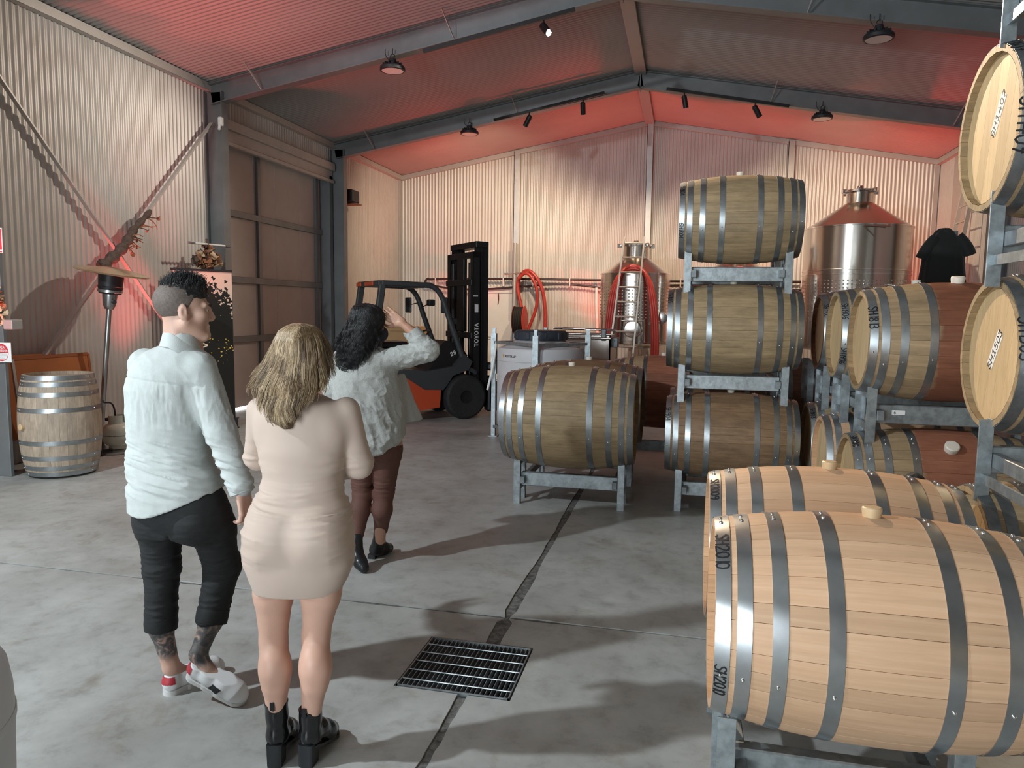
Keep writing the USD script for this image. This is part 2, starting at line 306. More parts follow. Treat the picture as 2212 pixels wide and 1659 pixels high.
# portal frames: I-section columns and rafters
def ibeam(a, b, d, w, up, t=.011):
    a, b, up = np.array(a, float), np.array(b, float), np.array(up, float)
    return cat_([bar(a, b, .008, d, up), bar(a + up * (d / 2), b + up * (d / 2), w, t, up), bar(a - up * (d / 2), b - up * (d / 2), w, t, up)])
for k, y in enumerate((-.1, 5.75, 9.5, 13.3)):
    if k == 0: y = 2.0
    pf_ = sthing('portal_frame', None)
    nL = np.array([-(ZA - ZE), 0, (XC - XL)]); nL /= np.linalg.norm(nL); nR = nL * [-1, 1, 1]
    dp = .27
    for xe, nn, sx in ((XL, nL, 1), (XR, nR, -1)):
        put('column', ibeam((xe + sx * (.02 + dp / 2), y, 0), (xe + sx * (.02 + dp / 2), y, ZE - .12), dp, .15, (1, 0, 0)), M['frame_steel'], pf_)
        put('base_plate', bx(xe + sx * .0, xe + sx * (.06 + dp), y - .11, y + .11, 0, .016), M['frame_steel'], pf_)
        a = np.array([xe + sx * .06, y, ZE + .01]); b = np.array([XC, y, ZA])
        off = nn * (-(.04 + dp / 2)); put('rafter', ibeam(a + off, b + off, dp, .15, nn), M['frame_steel'], pf_)
        for f in (.14, .62):
            p = a + (b - a) * f; q = p - nn * (.035 + dp)
            put('fly_brace', bar(q + [0, -.06, .01], p + [-sx * .02, -.34, -.02], .03, .006, (1, 0, 0)), M['trim_steel'], pf_)
    put('apex_plate', bx(XC - .008, XC + .008, y - .075, y + .075, ZA - .36, ZA - .05), M['frame_steel'], pf_)
# wall bracing angles (an X across the left wall bay)
def ang(nm, a, b, x, lab, mt):
    a3, b3 = np.array((x, *a)), np.array((x, *b)); d = (b3 - a3) / np.linalg.norm(b3 - a3); n = np.cross(d, [1, 0, 0])
    m = cat_([bar(a3, b3, .006, .055, n), bar(a3 + n * .027 + [.022, 0, 0], b3 + n * .027 + [.022, 0, 0], .05, .006, n)])
    return put(nm, m, mt, None, label=lab, cat='brace')
ang('cross_brace', (5.9, 4.12), (9.4, .35), XL + .075, 'steel angle brace running down to the right across the left wall', M['trim_steel'])
ang('cross_brace', (9.4, 4.18), (5.9, .55), XL + .14, 'steel angle brace running up to the right to the left wall column', M['trim_steel'])
# sliding door in the left wall
d1 = sthing('door_1', 'tall sliding door of framed sheet panels in the left wall')
xd = XL - .16
yseam = [DY0 - .1, 10.24, 10.9, 11.55, 12.4, DY1 + .1]
for a, b in zip(yseam[:-1], yseam[1:]):
    put('panel', rbx(xd - .02, xd, a + .004, b - .004, .05, DZ + .2, .003), M['door_skin'], d1)
for z in (1.13, 2.06, 3.07): put('rail', rbx(xd, xd + .05, DY0 - .1, DY1 + .1, z - .05, z + .05, .004), M['frame_steel'], d1)
for y in (DY0 - .06, 11.0, 12.95): put('stile', rbx(xd, xd + .045, y - .045, y + .045, .05, DZ + .2, .004), M['frame_steel'], d1)
put('header', cat_([rbx(XL - .08, XL + .05, DY0 - .12, DY1 + .05, DZ - .1, DZ + .22, .01), rbx(XL + .05, XL + .12, DY0 - .1, DY1 + .05, DZ + .10, DZ + .24, .01), rbx(XL + .03, XL + .1, DY0 - .1, DY1 + .05, DZ - .13, DZ - .07, .008)]), M['trim_steel'], d1)
put('jamb', cat_([bx(XL - .2, XL + .06, DY0 - .16, DY0 - .06, 0, DZ)]), M['frame_steel'], d1)
put('jamb', cat_([bx(XL - .2, XL + .05, DY1 - .06, DY1 + .06, 0, DZ)]), M['frame_steel'], d1)
mat('daylight_gap', {'e': ('emission', {'color': (.95, .97, 1.0), 'strength': 6.0})}, surface='e.emission')
struct('window_1', bx(xd - .03, xd - .02, DY0 + .05, DY1, .0, .05), M['daylight_gap'], label='bright strip of daylight under the sliding door')
# white access door in the gable wall
d2 = sthing('door_2', 'white access door in the gable wall')
put('leaf', rbx(-4.58, -3.90, YB - .06, YB - .02, .01, 2.03, .004), M['white_paint'], d2)
put('door_frame', cat_([bx(-4.66, -4.585, YB - .09, YB - .02, 0, 2.16), bx(-3.895, -3.83, YB - .09, YB - .02, 0, 2.16), bx(-4.66, -3.83, YB - .09, YB - .02, 2.035, 2.17)]), M['white_paint'], d2)
put('door_handle', cat_([rod((-4.5, YB - .06, 1.0), (-4.5, YB - .12, 1.0), .012), rod((-4.5, YB - .115, 1.0), (-4.39, YB - .115, 1.0), .01)]), M['chrome'], d2, smooth=40)
put('door_closer_cord', tube([(-4.23, YB - .08, 2.02), (-4.22, YB - .085, 1.9), (-4.235, YB - .08, 1.78)], .012, 6), pm('dark_red', (.12, .03, .025), .6), d2)
# ------------------------------------------------------------------ barrels and their racks
def oak(name, a, b, stain=None, dirt=.35, rough=.55):
    """oak: tone per stave, fine grain along the barrel (u), weathering; stain = wine spilt around the bung (band of u)"""
    n = {'uv': ('attribute', {'attribute': 'st'}), 'oi': ('object_info', {}), 'm': ('mapping', {'scale': (2.2, 55, 1)}), 'm2': ('mapping', {'scale': (3.0, 9.0, 1)}),
         'add': ('vector_math', {'math_type': 'add'}), 'cx': ('combine_xyz', {'z': 0.0}), 'mu': ('math', {'math_type': 'multiply', 'value2': 37.0}),
         'g': ('noise_texture', {'scale': 1.0, 'detail': 5.0, 'roughness': .65, 'distortion': .4}), 'w': ('noise_texture', {'scale': 1.6, 'detail': 7.0, 'roughness': .7}),
         'r': ('rgb_ramp', {'ramp': [(.22, tuple(np.array(a) * .86)), (.5, a), (.8, b)]}), 'rw': ('rgb_ramp', {'ramp': [(.3, (1 - dirt,) * 3), (.58, (1, 1, 1))]}),
         'tone': ('map_range', {'from_min': 0.0, 'from_max': 1.0, 'to_min': .86, 'to_max': 1.1}), 'hs': ('hsv', {}),
         'mx': ('mix_color', {'blend_type': 'multiply', 'fac': 1.0, 'use_clamp_result': False}), 'b': ('bump', {'strength': .08, 'distance': .004}), 'p': ('principled_bsdf', {'roughness': rough, 'specular_ior_level': .35})}
    l = [('oi.random', 'mu.value1'), ('mu.value', 'cx.x'), ('mu.value', 'cx.y'), ('uv.vector', 'm.vector'), ('m.vector', 'add.vector1'), ('cx.vector', 'add.vector2'), ('add.vector', 'g.vector'),
         ('uv.vector', 'm2.vector'), ('m2.vector', 'w.vector'), ('g.fac', 'r.fac'), ('w.fac', 'rw.fac'), ('r.color', 'mx.a'), ('rw.color', 'mx.b'),
         ('oi.random', 'tone.value'), ('tone.result', 'hs.value'), ('g.fac', 'b.height'), ('b.normal', 'p.normal')]
    if stain:
        n.update({'sx': ('separate_xyz', {}), 'ab': ('math', {'math_type': 'absolute'}), 'ns': ('noise_texture', {'scale': 6.0, 'detail': 4.0}), 'nm': ('math', {'math_type': 'multiply_add', 'value2': .10, 'value3': -.05}),
                  'ad': ('math', {'math_type': 'add'}), 'st': ('rgb_ramp', {'ramp': [(.155, (1, 1, 1)), (.185, (0, 0, 0))]}), 'sm': ('mix_color', {'blend_type': 'multiply', 'b': stain, 'use_clamp_result': False})})
        l += [('uv.vector', 'sx.vector'), ('sx.x', 'ab.value1'), ('ab.value', 'ad.value1'), ('uv.vector', 'ns.vector'), ('ns.fac', 'nm.value1'), ('nm.value', 'ad.value2'), ('ad.value', 'st.fac'), ('st.color', 'sm.fac'),
              ('mx.result', 'sm.a'), ('sm.result', 'hs.color')]
    else: l.append(('mx.result', 'hs.color'))
    l.append(('hs.color', 'p.base_color')); return mat(name, n, l)
oak('oak_new', (.62, .385, .235), (.70, .465, .30), dirt=.06, rough=.5)
oak('oak_used', (.37, .265, .15), (.48, .355, .215), dirt=.35)
oak('oak_old', (.24, .145, .08), (.33, .21, .12), dirt=.4)
oak('oak_stained', (.37, .255, .145), (.46, .325, .195), stain=(.62, .34, .33), dirt=.3)
oak('oak_rosy', (.40, .28, .16), (.50, .36, .21), stain=(.90, .50, .52), dirt=.3)
oak('oak_dark', (.20, .095, .055), (.26, .13, .08), dirt=.35)
oak('oak_grey', (.42, .33, .25), (.52, .42, .33), dirt=.4)
oak('oak_head', (.62, .44, .24), (.70, .52, .31), dirt=.10)
pm('hoop_new', (.56, .58, .60), .26, 1.0, var=.06, scale=30)
pm('hoop_used', (.40, .43, .45), .36, .95, var=.16, scale=16)
pm('hoop_old', (.26, .275, .285), .46, .9, var=.28, scale=14)
pm('silicone', (.78, .72, .62), .45, 0, subsurface_weight=.1)
pm('silicone_tan', (.60, .42, .24), .45)
pm('paper', (.82, .80, .75), .6)
def barrel(label, c, L=.95, R=.35, Rh=.30, yaw=0, wood='oak_used', hoop='hoop_used', n=28, hoops=None, bung=0.0, bungmat='silicone', roll=0.0, marks=(), note=None, group=None, upright=False, head='oak_head', hw=.042, rivet_th=None, name='wine_barrel', br=.030):
    """staves, hoops with rivets, heads of boards, bung; axis along local x; marks = (text, theta in degrees from the top towards -y, height)"""
    t = Thing(name, label, 'barrel', c, yaw, group)
    T = np.eye(4)
    if upright: T = trimesh.transformations.rotation_matrix(-math.pi / 2, [0, 1, 0]) @ trimesh.transformations.rotation_matrix(math.radians(upright), [1, 0, 0])
    def rr(x): q = np.abs(2 * np.asarray(x, float) / L); return R - (R - Rh) * (.80 * q ** 2 + .20 * q ** 3)
    xs = np.linspace(-L / 2, L / 2, 13); th0 = math.radians(roll)
    w = RN.uniform(.75, 1.25, n); w = w / w.sum() * 2 * math.pi; ed = np.r_[0, np.cumsum(w)] + th0 - w[0] / 2
    dirv = lambda th: np.stack([np.zeros_like(th), -np.sin(th), np.cos(th)], -1)
    for k in range(n):
        a, b = ed[k], ed[k + 1]; gp = .0014 / R
        ths = np.array([a + gp * .4, a + gp * 1.6, (a + b) / 2, b - gp * 1.6, b - gp * .4]); dr = np.array([-.0010, 0, .0003, 0, -.0010])
        V, F, UV = [], [], []
        def strip(rad, tv, flip):
            o = len(V); m = len(tv)
            for x in xs:
                r = rr(x)
                for th, d in zip(tv, rad):
                    V.append([x, -math.sin(th) * (r + d), math.cos(th) * (r + d)]); UV.append([x, (th - a) * R + k * .37])
            for i in range(len(xs) - 1):
                for j in range(m - 1):
                    q = [o + i * m + j, o + i * m + j + 1, o + (i + 1) * m + j + 1, o + (i + 1) * m + j]
                    if flip: q = q[::-1]
                    F.extend([[q[0], q[1], q[2]], [q[0], q[2], q[3]]])
        strip(dr, ths, True); strip([-.027, -.027], ths[[0, 4]], False); strip([-.0010, -.027], ths[[0, 0]], False); strip([-.0010, -.027], ths[[4, 4]], True)
        for x, s in ((xs[0], 0), (xs[-1], 1)):
            o = len(V); r = rr(x); pts = [(ths[0], -.0022), (ths[2], .0), (ths[4], -.0022), (ths[4], -.025), (ths[0], -.025)]
            for th, d in pts: V.append([x, -math.sin(th) * (r + d), math.cos(th) * (r + d)]); UV.append([x, th * R])
            for q in ((0, 1, 2), (0, 2, 3), (0, 3, 4)):
                F.append([o + q[0], o + q[1], o + q[2]] if s else [o + q[2], o + q[1], o + q[0]])
        V = np.array(V); V = V @ T[:3, :3].T
        put('stave', trimesh.Trimesh(V, np.array(F), process=False), M[wood], t, smooth=True, uv=UV)
    hp = hoops or [.020, .082, .178, .325]
    for s in (-1, 1):
        for q, h0 in enumerate(hp):
            x = s * (L / 2 - h0); ww = hw * (1.15 if q == 0 else 1.0); x0, x1 = x - ww / 2, x + ww / 2; x0, x1 = max(x0, -L / 2 + .001), min(x1, L / 2 - .001)
            P = [(rr(x0) + .0004, x0), (rr(x0) + .0026, x0), (rr((x0 + x1) / 2) + .0026, (x0 + x1) / 2), (rr(x1) + .0026, x1), (rr(x1) + .0004, x1)]
            m = lathe(P, 72, 'x'); m.apply_transform(T)
            hp_ = put('hoop', m, M[hoop], t, smooth=35)
            tv = [math.radians(x_) for x_ in (rivet_th or [(q * 3) % 7 - 3, 100 + (q * 13) % 17])]
            for ta in tv:
                rv = []
                for du in ((-.022, .022) if ta == tv[0] else (0,)):
                    th = ta + du / R; r = rr(x) + .003
                    rv.append(ball(np.array([x, -math.sin(th) * r, math.cos(th) * r]), .0062, 1))
                m = cat_(rv); m.apply_transform(T); put('rivet', m, M['chrome'], hp_, smooth=True)
    for s in (-1, 1):
        xh = s * (L / 2 - .042); r = rr(xh) - .0265; nb = 7; e = np.linspace(-r, r, nb + 1); circ = Point(0, 0).buffer(r, 48)
        for i in range(nb):
            pg = sbox(e[i] + .0006, -r, e[i + 1] - .0006, r).intersection(circ)
            m = extr(pg, .022); m.apply_translation((0, 0, -.011)); TT = np.array([[0, 0, 1, xh], [1, 0, 0, 0], [0, 1, 0, 0], [0, 0, 0, 1.0]])
            tl = trimesh.transformations.rotation_matrix(math.radians(12), [1, 0, 0]) @ TT; m.apply_transform(tl); m.apply_transform(T)
            put('head_board', m, M[head], t, uv=np.c_[m.vertices[:, 2], m.vertices[:, 1]])
    if bung is not None:
        th = math.radians(bung); m = cat_([lathe([(0, R - .01), (br * .9, R - .01), (br * .93, R + .004), (br, R + .008 + br * .35), (br * .99, R + .004 + br * .75), (br * .85, R + .004 + br * .86), (0, R + .004 + br * .9)], 28)])
        m.apply_transform(trimesh.transformations.rotation_matrix(th, [1, 0, 0])); m.apply_transform(T); put('bung', m, M[bungmat], t, smooth=35)
    for mk in marks:
        text, thd, h, s = mk[:4]
        m = hand(text, h, w=.062); v = np.array(m.vertices); th = math.radians(thd) + v[:, 0] / Rh; x = s * (L / 2 - hp[0]) - h / 2 + v[:, 1]
        r = rr(x) + .0029 + v[:, 2]; m.vertices = np.c_[x, -np.sin(th) * r, np.cos(th) * r]; m.apply_transform(T)
        put('lettering', m, M['ink'], t, label='handwritten black marker number ' + text)
    if note:
        text, tx, ty, rot, w_, h_, lh = note
        xh = -(L / 2 - .042) - .0115
        A = np.array([[0, 0, -1, xh], [-1, 0, 0, 0], [0, 1, 0, 0], [0, 0, 0, 1.0]])
        Rt = trimesh.transformations.rotation_matrix(math.radians(rot), [0, 0, 1]); Rt[:3, 3] = (tx, ty, 0)
        lb = bx(-w_ / 2, w_ / 2, -h_ / 2, h_ / 2, 0, .0012); lb.apply_transform(A @ Rt); lp = put('paper_label', lb, M['paper'], t)
        m = meshkit.text_mesh(text, lh, .0006); m.apply_translation((-m.bounds[:, 0].mean(), -m.bounds[:, 1].mean(), .0013)); m.apply_transform(A @ Rt)
        put('lettering', m, M['ink'], lp, label='printed number ' + text)
    return t
def rack(label, x, y, z, H, half, ys, dy=.155, group=None, yaw=0, offs=None):
    """two-barrel steel rack: post pairs at each end under every barrel, rungs, end rails and long box beams"""
    t = Thing('barrel_rack', label, 'barrel rack', (x, y, z), yaw, group)
    for s in (-1, 1):
        for yb in ys:
            for d in (offs or (-dy, dy)):
                xx = s * half; yy = yb + d
                put('post', cat_([rbx(xx - .028, xx + .028, yy - .006, yy + .002, 0, H, .001), rbx(xx - s * .028, xx - s * .020, yy, yy + .05 * (1 if d < 0 else -1), 0, H, .001)]), M['galv'], t)
            for zr in ((.28,) if offs else (.28, .8)):
                o_ = sorted(offs or (-dy, dy)); put('rung', bar((s * half, yb + o_[0], H * zr), (s * half, yb + o_[1], H * zr), .012, .04), M['galv'], t)
        put('end_rail', rbx(s * (half - .05) - .02, s * (half - .05) + .02, ys[0] + min(offs or (-dy,)) - .02, ys[-1] + max(offs or (dy,)) + .02, H * .5 - .03, H * .5 + .03, .003), M['galv_dark'], t)
    for yb in ys:
        put('beam', rbx(-half + .03, half - .03, yb - .085, yb - .03, H * .5 - .058, H * .5 + .058, .005), M['galv'], t)
    return t
U = lambda s: s
# nearest pair, new oak, bottom right
barrel('big pale new oak barrel lying nearest the viewer, marked SH2010', (.594, 2.44, .67), wood='oak_new', hoop='hoop_new', bungmat='silicone_tan', bung=-2, rivet_th=(2, 104), marks=(('SH2010', 20, .038, -1), ('SH2010', 98, .032, -1)), roll=5)
barrel('pale new oak barrel marked SH2009 just behind the nearest barrel', (.60, 3.17, .67), wood='oak_new', hoop='hoop_new', bungmat='silicone_tan', bung=-2, rivet_th=(2, 104), marks=(('SH2009', 16, .032, -1),), roll=3)
rack('galvanised steel rack on the floor under the two pale new barrels', .51, 2.805, 0, .39, .335, (-.365, .365))
# pair left of centre
barrel('fat weathered oak barrel with white bung in front of the white tank', (-.905, 6.15, .75), L=1.09, R=.435, Rh=.365, hw=.046, hoops=[.022, .092, .19, .34], wood='oak_used', n=30, roll=2)
barrel('weathered barrel mostly hidden behind the fat barrel, white bung on top', (-.87, 7.04, .76), L=1.03, R=.42, Rh=.355, wood='oak_old', n=28)
rack('galvanised rack standing on the floor under the fat weathered barrel', -.90, 6.595, 0, .42, .44, (-.445, .445), dy=.13)
# middle stack of three
barrel('reddish old barrel at the bottom of the middle stack of three, marked SH1904', (.398, 6.30, .633), L=1.03, R=.358, Rh=.305, wood='oak_old', hoop='hoop_used', marks=(('SH1904', 40, .036, -1),))
barrel('weathered barrel in the middle of the stack of three', (.384, 6.30, 1.511), L=1.03, R=.366, Rh=.31, wood='oak_used', marks=(('SH1805', 28, .034, -1),))
barrel('tan barrel on top of the middle stack of three', (.40, 6.30, 2.388), L=.93, R=.349, Rh=.297, wood='oak_used', marks=(('SH1804', 34, .034, -1), ('SH1804', 100, .034, -1)))
rack('galvanised rack on the floor under the middle stack of barrels', .40, 6.66, 0, .36, .40, (-.365, .365))
rack('galvanised rack between the bottom and middle barrels of the stack of three', .395, 6.66, .90, .355, .40, (-.365, .365))
rack('galvanised rack between the middle and top barrels of the stack of three', .40, 6.66, 1.772, .36, .385, (-.365, .365))
barrel('weathered barrel hidden behind the bottom of the stack of three', (.40, 7.03, .633), L=1.0, R=.355, Rh=.30, wood='oak_old')
# two red-brown barrels end to end behind
barrel('red-stained barrel lying behind the stack of three, on its left', (-.19, 7.95, .80), L=1.02, R=.385, Rh=.33, wood='oak_rosy', hoop='hoop_old')
barrel('dark red-brown barrel lying behind the stack of three, on its right', (.86, 7.95, .82), L=1.0, R=.40, Rh=.34, wood='oak_dark', hoop='hoop_old')
rack('dark rack under the two red-brown barrels at the back', .33, 7.95, 0, .46, .85, (0,), dy=.15)
# right-hand stack, two levels
barrel('wine-stained barrel marked SH1813 on the upper rack at right', (1.56, 4.90, 1.485), L=1.03, R=.357, Rh=.302, wood='oak_stained', hoop='hoop_used', bung=8, br=.038, marks=(('SH1813', 48, .046, -1),))
barrel('pale barrel marked SH1906 just behind the one marked SH1813', (1.555, 5.64, 1.50), L=1.03, R=.355, Rh=.30, wood='oak_used', hoop='hoop_used', marks=(('SH1906', 45, .036, -1), ('SH1906', 105, .036, -1)))
barrel('dark barrel marked SH1905, third back on the upper rack at right', (1.57, 6.42, 1.50), L=1.02, R=.355, Rh=.30, wood='oak_dark', hoop='hoop_used', marks=(('SH1905', 45, .034, -1),))
rack('galvanised rack carrying the barrels marked SH1813 and SH1906', 1.56, 5.27, .86, .375, .45, (-.37, .37))
rack('galvanised rack carrying the dark third barrel of the upper row at right', 1.57, 6.78, .86, .375, .45, (-.37, .37))
barrel('barrel with a purple wine stain around its white bung, lower right', (1.53, 4.90, .60), L=1.03, R=.357, Rh=.302, wood='oak_rosy', hoop='hoop_used', bung=40, br=.040, rivet_th=(30, 52), marks=(('SH1908', 12, .034, -1),))
barrel('pale barrel lying just behind the purple-stained barrel, lower right', (1.50, 5.64, .61), L=1.03, R=.355, Rh=.30, wood='oak_new', hoop='hoop_used', marks=(('SH1803', 95, .04, -1),))
barrel('pale barrel marked SH1903 third back in the lower row at right', (1.52, 6.42, .61), L=1.02, R=.355, Rh=.30, wood='oak_used', hoop='hoop_used', marks=(('SH1903', 25, .034, -1),))
rack('rack on the floor under the purple-stained barrel', 1.53, 5.27, 0, .34, .45, (-.37, .37))
rack('rack on the floor under the third barrel of the lower row at right', 1.53, 6.78, 0, .34, .45, (-.37, .37))
# stack at the right edge
barrel('barrel with a printed SH1503 label on its head at the right edge', (1.735, 3.50, 1.485), wood='oak_used', hoop='hoop_old', Rh=.315, R=.36, head='oak_head', note=('SH1503', -.01, .02, 58, .17, .055, .036), marks=(('SH1503', 60, .05, -1),))
barrel('high barrel with a printed SH1407 label on its bright head at the right edge', (1.67, 3.50, 2.41), wood='oak_used', hoop='hoop_old', Rh=.327, R=.37, note=('SH1407', .02, .06, 58, .17, .055, .036), marks=(('SH1407', 14, .05, -1), ('SH1407', 82, .06, -1)))
barrel('barrel with a dark patch on its head at the lower right edge', (1.70, 3.50, .60), wood='oak_used', hoop='hoop_old', Rh=.31, R=.355)
barrel('topmost barrel just under the roof at the right edge', (1.67, 3.50, 3.34), wood='oak_old', hoop='hoop_old')
rack('rack on the floor at the right edge', 1.70, 3.50, 0, .34, .42, (0,), offs=(-.10, -.86))
rack('rack under the barrel labelled SH1503', 1.69, 3.50, .875, .345, .45, (0,), offs=(-.10, -.86))
rack('rack under the high barrel labelled SH1407', 1.68, 3.50, 1.765, .385, .46, (0,), offs=(-.10, -.86))
rack('rack above the high barrel labelled SH1407', 1.68, 3.50, 2.705, .38, .47, (0,), offs=(-.10, -.86))
# upright barrel on the left
barrel('weathered oak barrel standing upright on the left by the orange table', (-5.90, 5.95, .50), L=.96, R=.355, Rh=.30, wood='oak_grey', hoop='hoop_used', upright=58, bung=18, bungmat='silicone_tan', rivet_th=(8, 130), head='oak_grey', name='upright_barrel')
# ------------------------------------------------------------------ left wall side: heater, gas bottle, table, signs, banner
pm('heater_steel', (.42, .42, .41), .3, .95, var=.06); pm('heater_black', (.02, .02, .022), .45, .3)
pm('reflector', (.62, .50, .32), .28, .9); pm('bottle_paint', (.62, .66, .58), .35, 0, var=.05, scale=8)
pm('orange_board', (.40, .13, .035), .55, 0, var=.07, scale=5); pm('orange_edge', (.30, .085, .025), .5)
ht = Thing('patio_heater', 'leaning steel patio heater with a tilted disc reflector by the left wall', 'patio heater', (-6.22, 7.0, 0))
put('base', lathe([(0, .0), (.27, .0), (.275, .012), (.27, .03), (.20, .05), (.05, .062), (0, .062)], 48), M['heater_steel'], ht, smooth=40)
a, b = np.array([-.20, 0, .04]), np.array([.0, 0, 1.62]); ax = (b - a) / np.linalg.norm(b - a)
put('pole', rod(a, b, .028, 18), M['heater_steel'], ht, smooth=40)
put('pole_foot', rod(a - [0, 0, .02], a + ax * .10, .045, 16), M['heater_black'], ht, smooth=40)
hx = lambda m: mv(m, (0, 0, 0), ry=math.degrees(math.atan2(ax[0], ax[2]))).apply_translation(b) 
put('control_box', hx(lathe([(0, -.02), (.045, -.02), (.062, .02), (.075, .12), (.075, .15), (0, .15)], 28)), M['heater_steel'], ht, smooth=35)
put('burner', hx(lathe([(0, .15), (.11, .15), (.118, .165), (.118, .20), (.124, .205), (.128, .23), (.122, .235), (.13, .36), (.125, .37), (0, .37)], 36)), M['heater_black'], ht, smooth=30)
put('burner_band', hx(lathe([(.120, .165), (.126, .168), (.126, .196), (.120, .199)], 36)), M['heater_steel'], ht, smooth=30)
put('control_knob', hx(mv(rod((0.06, -.02, .07), (.11, -.05, .07), .022, 14))), M['black_plastic'], ht, smooth=40)
tl = lambda m: mv(m, (0, 0, 0), ry=10).apply_translation(b + ax * .385 + np.array([.01, 0, 0]))
put('reflector', tl(lathe([(0, .055), (.12, .052), (.36, .012), (.375, -.002), (.372, -.006), (.12, .04), (0, .043)], 64)), M['reflector'], ht, smooth=50)
put('strap', tube(spline([(-.20, -.03, .11), (-.1, -.12, .075), (.0, -.2, .06), (.1, -.3, .012)], 14), .012, 6), M['black_plastic'], ht, smooth=40)
gb = Thing('gas_bottle', 'cream gas bottle standing on the heater base', 'gas bottle', (-6.12, 6.93, .052))
put('bottle_body', lathe([(0, .0), (.085, .0), (.09, .012), (.088, .035), (.11, .045), (.142, .08), (.15, .12), (.15, .154), (.1505, .158), (.15, .162), (.15, .20), (.142, .238), (.11, .272), (.07, .29), (.03, .296), (0, .298)], 48), M['bottle_paint'], gb, smooth=45)
t_ = np.linspace(.35 * math.pi, 1.95 * math.pi, 28); cr = [(math.cos(x) * .083, math.sin(x) * .083) for x in t_]
put('collar', extr(LineString(cr).buffer(.0035), .10).apply_translation((0, 0, .275)), M['bottle_paint'], gb, smooth=40)
put('valve', cat_([rod((0, 0, .29), (0, 0, .35), .016), rod((-.035, -.03, .335), (.03, .02, .335), .012), rod((-.09, -.07, .33), (-.03, -.03, .335), .018)]), M['black_plastic'], gb, smooth=40)
put('weld_line', lathe([(.1502, .152), (.1518, .156), (.1518, .160), (.1502, .164)], 48), pm('bottle_scuff', (.30, .30, .26), .6, var=.5, scale=40), gb, smooth=40)
put('sticker', cat_([bx(-.132, -.075, -.127, -.126, .16, .215)]).apply_transform(trimesh.transformations.rotation_matrix(math.radians(-28), [0, 0, 1])).apply_translation((-.012, -.008, 0)), M['paper'], gb)
put('gas_hose', tube(spline([(-.215, .05, .52), (-.17, .02, .505), (-.06, .0, .50), (-.02, -.01, .45), (-.02, .0, .36)], 22), .009, 8), M['rubber'], gb, smooth=40)
tb = Thing('folding_table', 'orange folded table tennis halves leaning on the left wall', 'table', (-6.45, 6.3, 0))
def lean(y0, y1, z0, z1, x0, th): return cat_([bar((x0 + .10, y, z0), (x0, y, z1), th, .001, (0, 1, 0)) for y in ()] ) 
def board(y0, y1, z0, z1, xb, xt, th):
    P = np.array([[xb, y0, z0], [xb, y1, z0], [xt, y1, z1], [xt, y0, z1]], float); Q = P + [th, 0, 0]
    return trimesh.convex.convex_hull(np.vstack([P, Q]))
put('board', board(-.75, .66, .30, 1.10, .02, -.06, .02), M['orange_board'], tb)
put('board', board(-.80, .22, .36, 1.13, -.04, -.12, .02), M['orange_board'], tb)
put('edge_strip', cat_([board(-.75, .66, 1.085, 1.115, -.062, -.066, .03), board(.645, .675, .30, 1.10, .018, -.062, .028)]), M['orange_edge'], tb)
put('bracket', bar((.06, .24, .66), (.04, .36, .82), .03, .06, (1, 0, 0)), M['black_plastic'], tb)
put('bracket', bar((.07, .30, .42), (.06, .36, .52), .04, .07, (1, 0, 0)), M['black_plastic'], tb)
put('leg', cat_([bar((.05, .15, .36), (.20, .15, .03), .03, .05, (0, 1, 0)), rbx(.15, .26, .12, .18, 0, .09, .02)]), M['black_plastic'], tb)
put('leg', bar((-.02, .1, .045), (.32, .55, .045), .05, .03), M['black_plastic'], tb)
for yy in (-.52, -.36): put('support_strut', bar((.10, yy, .4), (.02, yy, 1.10), .02, .03, (0, 1, 0)), M['mullion_steel'], tb)
# column at the left edge of the view carries a sign, a notice and dried leaves
ce = sthing('trim_7'); put('conduit_box', rbx(-6.40, -6.21, 5.66, 5.70, 0, 4.2, .004), M['frame_steel'], ce)
sg = Thing('warning_sign', 'red and white sign high on the left column, cut by the frame edge', 'sign', (-6.30, 5.64, 2.11))
put('plate', rbx(-.16, .165, -.004, .003, 0, .23, .001), M['white_plastic'], sg)
pm('sign_red', (.62, .045, .06), .45); put('red_field', cat_([bx(-.155, -.06, -.006, -.004, .03, .222), bx(.05, .158, -.006, -.004, .03, .222), bx(-.06, .05, -.006, -.004, .03, .07), bx(-.06, .05, -.006, -.004, .19, .222), bx(-.155, .158, -.006, -.004, .006, .016)]), M['sign_red'], sg)
nt = Thing('round_notice', 'white square notice with a red circle on the left column', 'notice', (-6.17, 5.63, 1.10))
put('plate', rbx(-.15, .075, -.004, .002, 0, .185, .001), M['white_plastic'], nt)
C_ = Point(-.035, .092); ring = C_.buffer(.082, 40).difference(C_.buffer(.077, 40)); topc = C_.buffer(.077, 40).intersection(sbox(-.2, .088, .2, .3)); low = C_.buffer(.077, 40).intersection(sbox(-.2, 0, .2, .026))
put('red_circle', plate(unary_union([ring, topc, low]), (0, -.004, 0), (1, 0, 0), (0, 0, 1), .001), M['sign_red'], nt)
def lettering(text, h, org, xa, ya, parent, mt, bold=False, name='lettering', th=.0008, center=True, label=None):
    m = meshkit.text_mesh(text, h, th, bold)
    if center: m.apply_translation((-m.bounds[:, 0].mean(), -m.bounds[:, 1].mean(), 0))
    xa, ya = np.array(xa, float), np.array(ya, float); T = np.eye(4); T[:3, 0], T[:3, 1], T[:3, 2], T[:3, 3] = xa, ya, np.cross(xa, ya), org
    m.apply_transform(T); return put(name, m, M[mt] if isinstance(mt, str) else mt, parent, label=label)
lettering('AREA', .022, (-.035, -.0056, .140), (1, 0, 0), (0, 0, 1), nt, 'white_plastic', True)
lettering('FORBIDDEN', .018, (-.035, -.0056, .108), (1, 0, 0), (0, 0, 1), nt, 'white_plastic', True)
